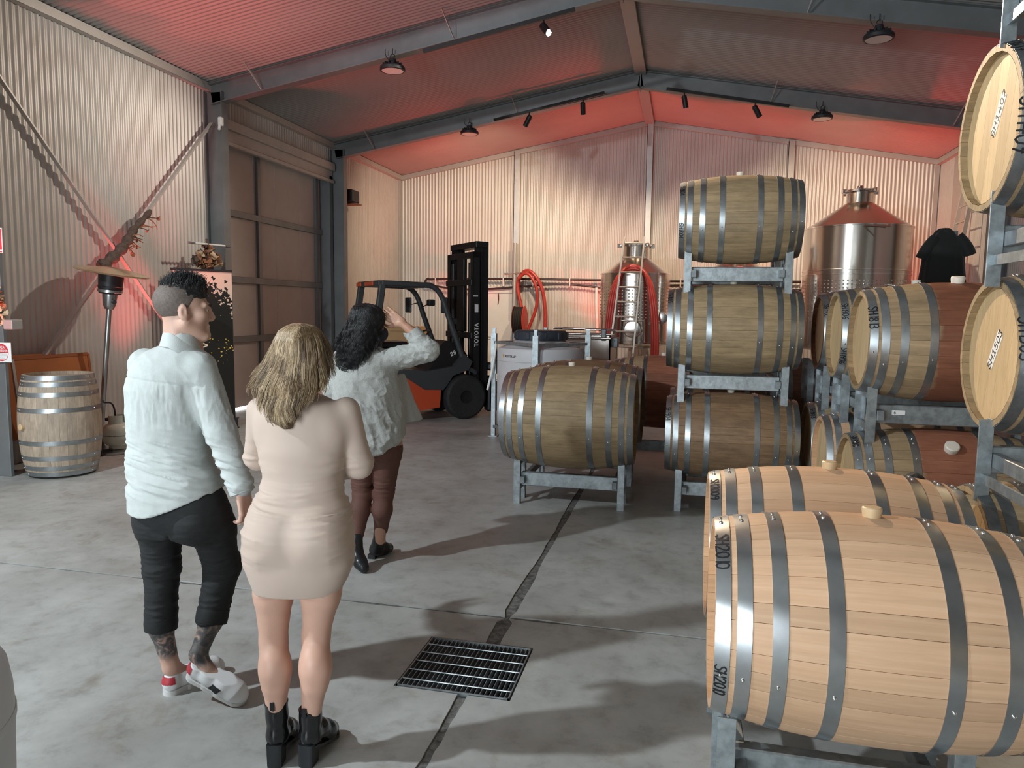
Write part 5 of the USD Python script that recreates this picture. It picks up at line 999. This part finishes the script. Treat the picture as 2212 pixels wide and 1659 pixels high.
S.cone(J['neck'] - [0, .0, .05], J['head'] + [-.02, -.012, -.04], .062, .056, .03); S.cone(J['neck'] + [.045, .045, -.05], J['head'] + [.035, .03, -.07], .022, .02, .03)
LH, axm = head_part(S, J['head'], fm)
for s in 'LR':
    S.chain([J['sh' + s], J['el' + s], J['wr' + s]], [.052, .042, .029], .03)
    S.chain([J['hip' + s], J['kn' + s], J['cuf' + s], J['ank' + s]], [.078, .046, .045, .034], .03)
hand_part(S, J['wrR'] + [.006, .001, -.012], (.20, .08, -1), (.15, 1, .1), (-1, .1, -.2), 1.02, curl=(.5, .75, .5), thumb=(.35, .5, .4)); hand_part(S, J['wrL'], (.15, 1, .2), (.2, -.2, 1), (1, 0, -.2), 1.0)
# feet inside the shoes
fL0, fL1 = A(-2.093, 2.575, .0), A(-1.995, 2.843, .0); fR0, fR1 = A(-1.975, 2.575, .115), A(-1.740, 2.600, .012)
S.chain([J['ankL'], fL0 + (fL1 - fL0) * .33 + [0, 0, .06], fL0 + (fL1 - fL0) * .66 + [0, 0, .04]], [.034, .027, .022], .015); S.chain([J['ankR'], fR0 + (fR1 - fR0) * .33 + [.02, -.015, .065], fR0 + (fR1 - fR0) * .66 + [.012, -.01, .05]], [.034, .027, .022], .015)
body = S.mesh(); put_w('body', body, 'skin_tattoo', mn)
for s in (-1, 1):
    e = put('eye', ball(LH(s * .031, .0765, .001) - mn.loc, .0125, 2), M['eye_white'], mn, smooth=True); put('iris', ball(LH(s * .031, .0842, .001) - mn.loc, .0062, 2), M['iris'], e, smooth=True)
    put('eyebrow', tube([LH(s * .014, .100, .019) - mn.loc, LH(s * .03, .099, .025) - mn.loc, LH(s * .046, .088, .023) - mn.loc], [.003, .004, .0025], 6), M['brow'], mn, smooth=50)
# hair: faded sides and a spiky top
S = Field(J['head'] - .16, J['head'] + .18, .004); r_, f_, u_ = axm; S.ell(LH(0, -.015, .036), axm, A(.0795, .1010, .0865), .01); hx_ = J['head']
S.cutz(lambda X, Y, Z: np.maximum(((X - hx_[0]) * f_[0] + (Y - hx_[1]) * f_[1] + (Z - hx_[2]) * f_[2]) - .02 - .55 * ((X - hx_[0]) * u_[0] + (Y - hx_[1]) * u_[1] + (Z - hx_[2]) * u_[2] - .03), -.055 - ((X - hx_[0]) * u_[0] + (Y - hx_[1]) * u_[1] + (Z - hx_[2]) * u_[2])))
put_w('faded_hair', S.mesh(1), 'hair_fade', mn)
S = Field(J['head'] - .14, J['head'] + .2, .004); S.ell(LH(0, .0, .058), axm, A(.070, .094, .078), .01)
S.cutz(lambda X, Y, Z: (.052 - ((X - hx_[0]) * u_[0] + (Y - hx_[1]) * u_[1] + (Z - hx_[2]) * u_[2])) + .25 * np.minimum(0, ((X - hx_[0]) * f_[0] + (Y - hx_[1]) * f_[1])))
hm = disp(S.mesh(1), lambda v: (meshkit.fbm(v * 55, 3, 4) - .45) * .022 * (v[:, 2] > hx_[2] + .05)); put_w('top_hair', hm, 'hair_black', mn)
R_ = np.random.RandomState(3); g = []
for i in range(1500):
    a, b = R_.rand() * 6.283, math.sqrt(R_.rand()); x, y = b * .066 * math.cos(a), b * .090 * math.sin(a); z = .058 + .078 * math.sqrt(max(0, 1 - (x / .07) ** 2 - (y / .094) ** 2)); l = R_.uniform(.012, .034)
    d = np.array([x * 5 + R_.randn() * .5, .3 + R_.randn() * .5, 1.0]); p0 = LH(x, y, z - .004); q = LH(x + d[0] * l * .5, y + d[1] * l * .5, z + l); g.append(np.array([p0, p0 * .6 + q * .4 + R_.randn(3) * .002, q * .8 + p0 * .2, q]))
strands('hair_spikes', g, 'hair_black', mn, .0022, base=mn.loc)
# shirt
S = Field((-2.42, 2.3, .7), (-1.6, 3.1, 1.56), .005)
S.loft(msh, CR, CF, [.150, .145, .128, .116, .118, .122, .118, .105, .085, .055], 2.3)
S.cone(J['shL'], J['elL'], .064, .056, .03); S.cone(J['elL'], J['wrL'], .056, .045, .02); S.cone(J['shR'], J['elR'], .066, .060, .03); S.cone(J['elR'], J['wrR'] + [0, 0, .02], .058, .046, .02)
S.cone(J['neck'] + [0, 0, -.03], J['neck'] + [.005, .004, .028], .074, .064, .012); S.cone(J['neck'] + [.006, .006, .01], J['neck'] + [.012, .012, .09], .056, .053, .003, cut=True)
def mhem(X, Y, Z):
    s = (X + 2.02) * CR[0] + (Y - 2.62) * CR[1]; b = (X + 2.02) * CF[0] + (Y - 2.62) * CF[1]; arm = np.maximum(0, 1 - np.abs((X + 1.79) / .16)) * (s > .17)
    h = .800 + .55 * np.maximum(s + .10, 0) ** 1.3 + .2 * np.maximum(-.13 - s, 0); return np.where(s > .205, -.05, h - Z)
S.cutz(mhem)
def mw(v):
    s = (v[:, 0] + 2.02) * CR[0] + (v[:, 1] - 2.62) * CR[1]; lo = np.clip((1.18 - v[:, 2]) / .15, 0, 1); w = np.c_[v[:, 0], v[:, 1], v[:, 2] + .25 * s]
    d = crease(w, 26, 5, .0085, 3, 2.5) * lo * np.clip((v[:, 2] - .85) / .06, 0, 1) + crease(v, 5, 26, .004, 8) * np.clip((v[:, 2] - 1.12) / .1, 0, 1) * np.clip((1.36 - v[:, 2]) / .04, 0, 1) + crease(w, 9, 9, .003, 5)
    yoke = 1.345 + .10 * -s; d += -.0035 * np.exp(-((v[:, 2] - yoke) / .004) ** 2) * (s < .155); return d
put_w('shirt', disp(S.mesh(), mw), 'linen', mn)
def ringband(c, prof, e, dz, n=48):
    t = np.linspace(0, 2 * math.pi, n, endpoint=False); V = np.array([[c[0] + r * math.cos(x), c[1] + r * e * math.sin(x), c[2] + z + dz(r * math.cos(x), r * math.sin(x))] for r, z in prof for x in t]); k = len(prof)
    F = [[i * n + j, i * n + (j + 1) % n, ((i + 1) % k) * n + (j + 1) % n] for i in range(k) for j in range(n)] + [[i * n + j, ((i + 1) % k) * n + (j + 1) % n, ((i + 1) % k) * n + j] for i in range(k) for j in range(n)]
    return trimesh.Trimesh(V, F, process=False)
cm = ringband(J['neck'] + A(.004, .004, .0), [(.062, .046), (.065, .052), (.070, .050), (.083, .004), (.086, -.004), (.081, -.004), (.070, .02)], 1.0, lambda x, y: -.055 * min(1, max(0, (x + .005) / .075)) ** 1.3 - .03 * max(0, y) / .08); put_w('collar', cm, 'linen', mn, smooth=60)
a = nz(J['wrR'] - J['elR']); put_w('cuff', cat_([tube([J['wrR'] - a * .055, J['wrR'] - a * .05, J['wrR'] + a * .012, J['wrR'] + a * .016], [.047, .050, .047, .036], 24)]), 'linen', mn, smooth=40)
put_w('cuff', tube([J['wrL'] + nz(J['elL'] - J['wrL']) * .055, J['wrL'] + nz(J['elL'] - J['wrL']) * .05, J['wrL'], J['wrL'] - nz(J['elL'] - J['wrL']) * .004], [.045, .048, .046, .036], 20), 'linen', mn, smooth=40)
# jeans with rolled cuffs
S = Field((-2.3, 2.4, .25), (-1.65, 2.9, 1.02), .005)
S.loft([[-1.998, 2.6212, .70, .19], [-2.0007, 2.6199, .785, .193], [-2.013, 2.617, .844, .186], [-2.0338, 2.6122, .9223, .168], [-2.045, 2.61, 1.0, .14]], CR, CF, [.10, .115, .118, .108, .09], 2.2, .03)
for s, q in (('L', -1), ('R', 1)):
    S.chain([J['hip' + s] + [-.012, 0, -.09], (J['hip' + s] + J['kn' + s]) / 2 + [q * .008, 0, .02], J['kn' + s], J['cuf' + s]], [.096, .086, .069, .060], .025); S.cone(J['hip' + s] + [0, -.030, -.08], J['hip' + s] + [0, -.02, -.03], .082, .072, .05)
for z_, r_c in ((.715, .004), (.69, .012), (.65, .022), (.60, .034)): S.cone((-2.006, 2.45, z_), (-2.0, 2.85, z_), r_c, None, .012, cut=True)
def jz(X, Y, Z): return np.where(X < -2.005, .285 - Z, .322 - Z + 0 * Y)
S.cutz(jz); jw = lambda v: crease(v, 34, 8, .004, 21) * (.4 + np.exp(-((v[:, 2] - .56) / .09) ** 2) + np.exp(-((v[:, 2] - .36) / .06) ** 2)); put_w('jeans', disp(S.mesh(), jw), 'jeans_black', mn)
for s, z0 in (('L', .282), ('R', .318)):
    c = J['cuf' + s]; d = nz(J['cuf' + s] - J['kn' + s]); e = c + d * ((c[2] - z0) / -d[2] if d[2] else 0); m = tube([e - d * .060, e - d * .058, e - d * .03, e - d * .002, e + d * .002], [.058, .0645, .066, .0635, .05], 28); put_w('rolled_cuff', disp(m, lambda v: crease(v, 20, 20, .002, 4)), 'jeans_black', mn, smooth=50)
shoe(mn, fL0, fL1, (0, 0, 1), 'sneaker', 'sneaker_white', 'sole_brown', side=1); shoe(mn, fR0, fR1, (.36, -.30, .93), 'sneaker', 'sneaker_white', 'sole_brown', L=.275, side=1)
# ---- the woman in the beige dress
wm = Thing('person', 'person with long blonde hair in a beige knitted mini dress and ankle boots', 'person', (-1.32, 2.3, 0))
K = dict(head=A(-1.2906, 2.3296, 1.4816), neck=A(-1.2978, 2.335, 1.345), shL=A(-1.4361, 2.30, 1.286), shR=A(-1.1329, 2.345, 1.292), elL=A(-1.497, 2.37, 1.105), wrL=A(-1.275, 2.52, 1.07), elR=A(-1.1056, 2.39, 1.095), wrR=A(-1.40, 2.50, 1.02),
    hipL=A(-1.372, 2.2984, .80), hipR=A(-1.222, 2.324, .80), kneeL=A(-1.407, 2.3027, .4445), kneeR=A(-1.2563, 2.3376, .4726), thiL=A(-1.3974, 2.2944, .6261), thiR=A(-1.2283, 2.3235, .6283), calL=A(-1.3831, 2.2725, .355), calR=A(-1.2401, 2.3004, .365), ankL=A(-1.3914, 2.2858, .1614), ankR=A(-1.2704, 2.3138, .155))
wdr = [[-1.3094, 2.3048, .6443, .150], [-1.3035, 2.3061, .704, .178], [-1.3026, 2.3064, .7634, .194], [-1.3008, 2.3068, .8226, .193], [-1.2967, 2.3077, .873, .186], [-1.2927, 2.3087, .9234, .1745], [-1.288, 2.3097, .9651, .1603], [-1.2858, 2.3102, 1.0067, .147], [-1.2835, 2.3107, 1.0516, .1364], [-1.2818, 2.3111, 1.1061, .1447], [-1.2803, 2.3114, 1.1555, .1507], [-1.2778, 2.3121, 1.2128, .160], [-1.28, 2.3116, 1.2699, .155], [-1.2815, 2.3113, 1.3151, .125], [-1.289, 2.3125, 1.348, .066]]
wd = A(.095, .11, .118, .122, .12, .112, .106, .10, .097, .10, .104, .10, .095, .08, .055)
S = Field((-1.62, 2.02, -.06), (-.98, 2.75, 1.68), .0045)
S.loft([[q[0], q[1], q[2], q[3] * .93] for q in wdr], CR, CF, wd * .9, 2.2); S.cone(K['neck'] - [0, 0, .03], K['head'] + [0, 0, -.05], .050, .048, .02)
fw_ = nz((.42, .90, -.05)); LW, axw = head_part(S, K['head'], fw_, .94, fem=True)
for s in 'LR':
    S.chain([K['sh' + s], K['el' + s], K['wr' + s]], [.042, .036, .025], .02)
    S.chain([K['hip' + s], K['thi' + s], K['knee' + s], K['cal' + s], K['ank' + s]], [.10, .0675, .0475, .0525, .031], .02); S.cone(K['cal' + s] + [0, -.006, .03], K['cal' + s] + [0, -.004, -.05], .046, .040, .03)
    S.ell(K['hip' + s] + [0, -.05, .045], np.eye(3), A(.08, .08, .09), .04)
hand_part(S, K['wrL'], (.9, -.45, .25), (.1, .3, 1), (.3, -.9, 0), .9, curl=(.4, .5, .3)); hand_part(S, K['wrR'], (-.95, -.1, .1), (0, .2, 1), (0, -1, .2), .9)
for s, fx in (('L', (-.18, .98, 0)), ('R', (-.05, 1, 0))):
    S.chain([K['ank' + s], K['ank' + s] + A(*fx) * .01 + [0, 0, -.065], K['ank' + s] + A(*fx) * .12 + [0, 0, -.125]], [.03, .028, .022], .02)
put_w('body', S.mesh(), 'skin_fair', wm)
for s in (-1, 1):
    e = put('eye', ball(LW(s * .031, .0765, .001) - wm.loc, .0118, 2), M['eye_white'], wm, smooth=True); put('iris', ball(LW(s * .031, .0842, .001) - wm.loc, .006, 2), M['iris'], e, smooth=True)
S = Field((-1.62, 2.1, .6), (-.98, 2.66, 1.40), .0045)
S.loft(wdr, CR, CF, wd, 2.25)
for s in 'LR': S.chain([K['sh' + s], K['el' + s], K['wr' + s]], [.0485, .0435, .031], .022); S.ell(K['hip' + s] + A(.004, -.058, .055), np.eye(3), A(.088, .078, .092), .045)
for s in 'LR': S.ell((K['sh' + s] + A(0, .0, -.055)) * .72 + .28 * A(-1.28, 2.25, 1.23), np.eye(3), A(.05, .055, .08), .03)
S.cone(K['neck'] + [0, 0, .0], K['neck'] + [0, 0, .07], .056, .052, .006, cut=True)
def whem(X, Y, Z):
    s = (X + 1.30) * CR[0] + (Y - 2.31) * CR[1]; return np.where(Z < .8, .648 + .10 * np.minimum(0, .02 - np.abs(s)) * .3 - Z, -1.)
S.cutz(whem)
def ww(v):
    s = (v[:, 0] + 1.29) * CR[0] + (v[:, 1] - 2.31) * CR[1]; side = np.clip(np.abs(s) / .12, 0, 1); band = np.exp(-((v[:, 2] - .965) / .075) ** 2)
    w = np.c_[v[:, 0], v[:, 1], v[:, 2] - .10 * np.abs(s)]; d = crease(w, 24, 2.6, .0115, 12, 2.2) * band * (.35 + .65 * side) + crease(w, 20, 3, .006, 31, 2.2) * side ** 2 * np.exp(-((v[:, 2] - 1.10) / .06) ** 2) + crease(w, 16, 4, .005, 7) * np.clip((side - .6) / .4, 0, 1) ** 2 * np.exp(-((v[:, 2] - .83) / .09) ** 2)
    return d
put_w('dress', disp(S.mesh(), ww), 'dress_beige', wm)
def long_hair(t, rows, depth_f, c_f, mats, n, seed, wav, cone=None):
    """hair mass lofted through measured widths plus locks of strands following it"""
    Rw = A(*rows); lo, hi = Rw[:, :3].min(0) - .2, Rw[:, :3].max(0) + .2
    S = Field(lo, hi, .0045); S.loft([[q[0] + CF[0] * c, q[1] + CF[1] * c, q[2], q[3]] for q, c in zip(rows, c_f)], CR, CF, depth_f, 2.05)
    if cone: cone(S)
    def hw(v):
        s = (v[:, 0] - Rw[:, 0].mean()) * CR[0] + (v[:, 1] - Rw[:, 1].mean()) * CR[1]; b = v @ CF; q = meshkit.fbm(np.c_[s * 60 + 9 * wav * np.sin(v[:, 2] * 40), b * 60, v[:, 2] * (4 + 20 * wav)], 3, seed); return (q - .5) * .022
    put_w('hair', disp(S.mesh(1), lambda v: hw(v) * (.5 + .5 * min(1, wav)) - .004), mats[0], t)
    R_ = np.random.RandomState(seed); gs = [[] for _ in mats]
    I = lambda z, y: np.interp(z, Rw[:, 2], y)
    lock = None
    for i in range(n):
        if i % 12 == 0: lock = (R_.uniform(-1, 1), R_.rand() * 6.28, R_.randn() * .02, R_.uniform(0, 1))
        th = (lock[0] + R_.randn() * .04); z1 = Rw[-1, 2] - .001 - .03 * R_.rand() ** 2; endr = Rw[0, 2] + (.0 + .16 * (abs(th) ** 1.3) + .05 * lock[3] + .02 * R_.rand()); zz = np.linspace(z1, endr, 22); P = []
        for j, z in enumerate(zz):
            f = j / 21; x = np.clip(th, -1.02, 1.02); w_ = I(z, Rw[:, 3]); d_ = I(z, np.broadcast_to(depth_f, len(Rw))); c_ = I(z, np.array(c_f)); u = math.sin(x * 1.5); v = -math.cos(x * 1.5)
            r = 1.01 + .03 * math.sin(lock[1] + 9 * f) * f + .02 * R_.rand() * 0; px = A(I(z, Rw[:, 0]), I(z, Rw[:, 1]), z) + CF * c_; wv = wav * .012 * math.sin(lock[1] + z * 70 + th * 3) * f ** .5
            P.append(px + CR * (w_ * u * r + lock[2] * f ** 2 + wv) + CF * (d_ * v * r + wv * .7))
        gs[i // 12 % len(mats)].append(np.array(P))
    for g, mt in zip(gs, mats): strands('hair_strands', g, mt, t, .0018, base=t.loc)
whair = [[-1.3032, 2.3062, 1.2401, .014], [-1.3182, 2.3027, 1.2757, .050], [-1.3208, 2.3022, 1.3181, .070], [-1.3123, 2.3041, 1.3506, .090], [-1.312, 2.3045, 1.3748, .108], [-1.3059, 2.3056, 1.4072, .1045], [-1.2967, 2.3077, 1.4474, .0985], [-1.288, 2.3097, 1.4956, .093], [-1.2859, 2.3102, 1.5355, .086], [-1.2854, 2.3103, 1.5674, .071], [-1.2819, 2.3111, 1.5849, .048], [-1.2818, 2.3112, 1.5944, .010]]
def face_gap(S):
    for z in (0, .04): S.ell(LW(.0, .125, -.05 + z), axw, A(.085, .07, .10), .01, cut=True)
long_hair(wm, whair, [.018, .03, .04, .055, .07, .085, .10, .105, .10, .085, .06, .012], [-.105, -.095, -.085, -.065, -.04, -.015, .005, .012, .012, .01, .005, 0], ['hair_blonde_dark', 'hair_blonde', 'hair_blonde_light', 'hair_blonde'], 6500, 4, .10, face_gap)
boot(wm, (-1.378, 2.240, .0), (-.22, .97, 0), (0, 0, 1), 'ankle_boot', 'patent_black', (A(-1.3914, 2.286, .232), .043), hh=.065, w=.043, heelmat='boot_black'); boot(wm, (-1.2705, 2.266, .0), (-.03, 1, 0), (0, 0, 1), 'ankle_boot', 'patent_black', (A(-1.2705, 2.3135, .205), .0425), hh=.065, w=.043, heelmat='boot_black')
for x, y, z in ((-1.381, 2.241, .215), (-1.271, 2.268, .190)): put_w('pull_tab', mv(rbx(-.009, .009, -.003, .003, 0, .035, .002), (x, y, z)), 'patent_black', wm, smooth=False)
# ---- the woman with dark hair, hand raised
dw = Thing('person', 'person with long dark hair and a flecked grey shirt raising a hand to the forehead', 'person', (-1.91, 4.3, 0))
Q = dict(head=A(-1.9156, 4.2964, 1.545), neck=A(-1.9279, 4.2935, 1.40), shL=A(-2.09, 4.285, 1.322), shR=A(-1.775, 4.312, 1.328), elL=A(-2.1458, 4.2732, 1.14), wrL=A(-2.1615, 4.40, .98), elR=A(-1.5452, 4.3615, 1.3891), wrR=A(-1.675, 4.352, 1.524),
    hipL=A(-1.985, 4.3091, .80), hipR=A(-1.80, 4.3196, .80), knL=A(-1.9775, 4.3231, .47), knR=A(-1.8427, 4.344, .475), calL=A(-1.9789, 4.2818, .36), calR=A(-1.8401, 4.3138, .36), ankL=A(-1.9835, 4.243, .19), ankR=A(-1.90, 4.408, .13))
dsh = [[-1.8985, 4.3003, .7328, .185], [-1.9062, 4.2986, .8459, .205], [-1.9141, 4.2967, .9644, .210], [-1.9246, 4.2943, 1.0822, .205], [-1.9296, 4.2931, 1.1703, .198], [-1.9346, 4.292, 1.258, .19], [-1.9314, 4.2927, 1.3164, .178], [-1.9225, 4.2948, 1.3689, .135], [-1.9223, 4.2949, 1.4079, .06]]
S = Field((-2.28, 3.98, -.03), (-1.42, 4.62, 1.75), .005)
S.loft([[q[0], q[1], q[2], q[3] * .78] for q in dsh], CR, CF, [.11, .115, .105, .09, .09, .095, .095, .08, .05], 2.2); S.cone(Q['neck'] - [0, 0, .03], Q['head'] + [0, 0, -.05], .048, .046, .02)
fd = nz((.66, .75, -.10)); LD, axd = head_part(S, Q['head'], fd, .95, fem=True)
for s in 'LR':
    S.chain([Q['sh' + s], Q['el' + s], Q['wr' + s]], [.044, .038, .026], .02); S.chain([Q['hip' + s], Q['kn' + s], Q['cal' + s], Q['ank' + s]], [.09, .05, .05, .034], .02)
S.cone(Q['wrR'] + A(.03, 0, -.025), Q['wrR'] + A(-.045, -.005, .036), .027, .024, .012); hand_part(S, Q['wrR'] + A(-.040, -.005, .034), (-.86, -.10, .50), (-.45, -.25, -.85), (-.1, .95, .1), .98, curl=(.12, .25, .2), spread=.10, thumb=(.75, .3, .2)); hand_part(S, Q['wrL'], (0, .7, -.7), (1, .2, 0), (1, -.3, -.3), .92)
S.chain([Q['ankL'], A(-1.98, 4.22, .12), A(-1.92, 4.165, .06)], [.03, .03, .026], .02); S.chain([Q['ankR'], A(-1.93, 4.43, .06), A(-1.91, 4.50, .045)], [.03, .028, .025], .02)
put_w('body', S.mesh(), 'skin_tan', dw)
for s in (-1, 1): put('eye', ball(LD(s * .031, .0765, .001) - dw.loc, .0118, 2), M['eye_white'], dw, smooth=True)
S = Field(Q['head'] - .16, Q['head'] + .16, .004); S.ell(LD(0, .058, -.058), axd, A(.062, .066, .058), .02); S.ell(LD(0, .108, -.05), axd, A(.026, .028, .036), .03)
S.cutz(lambda X, Y, Z: .018 - ((X - Q['head'][0]) * fd[0] + (Y - Q['head'][1]) * fd[1] + (Z - Q['head'][2]) * fd[2])); put_w('face_mask', S.mesh(1), 'mask_navy', dw)
S = Field((-2.3, 3.98, .66), (-1.42, 4.62, 1.50), .005)
S.loft(dsh, CR, CF, [.14, .15, .148, .14, .135, .13, .12, .095, .055], 2.2); S.chain([Q['shL'], Q['elL'], Q['wrL']], [.066, .062, .056], .03); S.chain([Q['shR'], Q['elR']], [.072, .062], .035); S.chain([Q['elR'], Q['wrR'] + A(.02, 0, -.02)], [.060, .047], .02)
S.cone(Q['neck'] + [0, 0, .0], Q['neck'] + [0, 0, .06], .055, .052, .006, cut=True)
def dhem(X, Y, Z):
    s = (X + 1.90) * CR[0] + (Y - 4.30) * CR[1]; return np.where(Z < 1.0, .735 + 3.4 * np.maximum(0, s + .02) ** 2.2 - Z, -1.)
S.cutz(lambda X, Y, Z: dhem(X, Y, Z))
def dwk(v):
    s = (v[:, 0] + 1.9) * CR[0] + (v[:, 1] - 4.3) * CR[1]; w = np.c_[s * .8 + .55 * v[:, 2], v[:, 1], v[:, 2] * .7 - .55 * s]
    d = crease(w, 5, 13, .016, 17, 1.6) * np.clip((1.25 - v[:, 2]) / .15, 0, 1) * np.clip((v[:, 2] - .70) / .1, .3, 1) + crease(v, 22, 16, .007, 9) * np.clip((s - .10) / .1, 0, 1) * (v[:, 2] > 1.2) + crease(v, 12, 12, .004, 2); return d
put_w('shirt', disp(S.mesh(), dwk), 'shirt_fleck', dw)
fl = [A(-1.735, 4.28, 1.22), A(-1.70, 4.30, 1.10), A(-1.665, 4.33, .99), A(-1.635, 4.35, .915), A(-1.70, 4.30, .905), A(-1.745, 4.27, 1.0), A(-1.76, 4.26, 1.12)]
V = np.array(fl); m = trimesh.Trimesh(np.vstack([V, V + A(.03, .09, 0)]), [[0, 1, 6], [1, 5, 6], [1, 2, 5], [2, 4, 5], [2, 3, 4], [7, 13, 8], [8, 13, 12], [8, 12, 9], [9, 12, 11], [9, 11, 10]] + [[i, 7 + i, (i + 1) % 7] for i in range(7)] + [[(i + 1) % 7, 7 + i, 7 + (i + 1) % 7] for i in range(7)], process=False)
for _ in range(3): m = m.subdivide()
trimesh.smoothing.filter_laplacian(m, iterations=3); m.fix_normals(); put_w('shirt_front', disp(m, lambda v: crease(v, 4, 30, .005, 3)), 'shirt_fleck', dw)
a = nz(Q['elR'] - Q['wrR']); put_w('cuff', disp(tube([Q['wrR'] + a * .03, Q['wrR'] + a * .032, Q['wrR'] + a * .09, Q['wrR'] + a * .095], [.036, .052, .056, .05], 22), lambda v: crease(v, 20, 20, .003, 4)), 'shirt_fleck', dw, smooth=50)
S = Field((-2.2, 4.05, .15), (-1.6, 4.6, .98), .005)
S.loft([[-1.90, 4.31, .70, .165], [-1.90, 4.30, .80, .172], [-1.905, 4.298, .90, .155], [-1.91, 4.297, .96, .14]], CR, CF, [.10, .12, .11, .10], 2.2, .03)
for s in 'LR': S.chain([Q['hip' + s] + [0, 0, -.04], Q['kn' + s], Q['cal' + s], Q['ank' + s] + ([0, 0, .02] if s == 'L' else [.012, -.01, .06])], [.092, .0635, .061, .043], .025)
S.cone((-1.91, 4.1, .50), (-1.91, 4.6, .52), .012, None, .02, cut=True)
S.cutz(lambda X, Y, Z: .188 - Z + 0 * X); put_w('trousers', disp(S.mesh(), lambda v: crease(v, 40, 7, .003, 5) * np.exp(-((v[:, 2] - .52) / .06) ** 2) * 1.6), 'trouser_brown', dw)
boot_chain(dw, [(-1.983, 4.245, .25), (-1.985, 4.225, .15), (-1.975, 4.212, .105), (-1.925, 4.165, .055), (-1.895, 4.145, .034)], [.041, .041, .043, .042, .034], .225, A(-1.995, 4.188, .118), nz((-.12, -.70, .3)) * .35)
boot_chain(dw, [(-1.882, 4.385, .25), (-1.912, 4.42, .11), (-1.935, 4.428, .055), (-1.912, 4.50, .042), (-1.897, 4.55, .032)], [.041, .041, .043, .043, .033], .225, A(-1.955, 4.415, .03), A(0, 0, -.6))
dhair = [[-1.98, 4.2815, 1.2474, .080], [-1.9924, 4.2787, 1.3011, .114], [-1.992, 4.2787, 1.3447, .121], [-1.983, 4.2808, 1.403, .116], [-1.967, 4.2845, 1.4611, .112], [-1.9496, 4.2886, 1.5133, .106], [-1.932, 4.2931, 1.5627, .107], [-1.9265, 4.2946, 1.6059, .104], [-1.9289, 4.2933, 1.6432, .090], [-1.9371, 4.2915, 1.6661, .064], [-1.9371, 4.2915, 1.678, .020]]
def face_gap2(S): S.ell(LD(.0, .125, -.04), axd, A(.085, .075, .11), .01, cut=True)
long_hair(dw, dhair, [.035, .05, .06, .07, .08, .095, .105, .105, .09, .065, .02], [-.085, -.08, -.07, -.05, -.03, -.01, .005, .008, .008, .005, 0], ['hair_black', 'hair_black'], 2200, 9, 1.0, face_gap2)
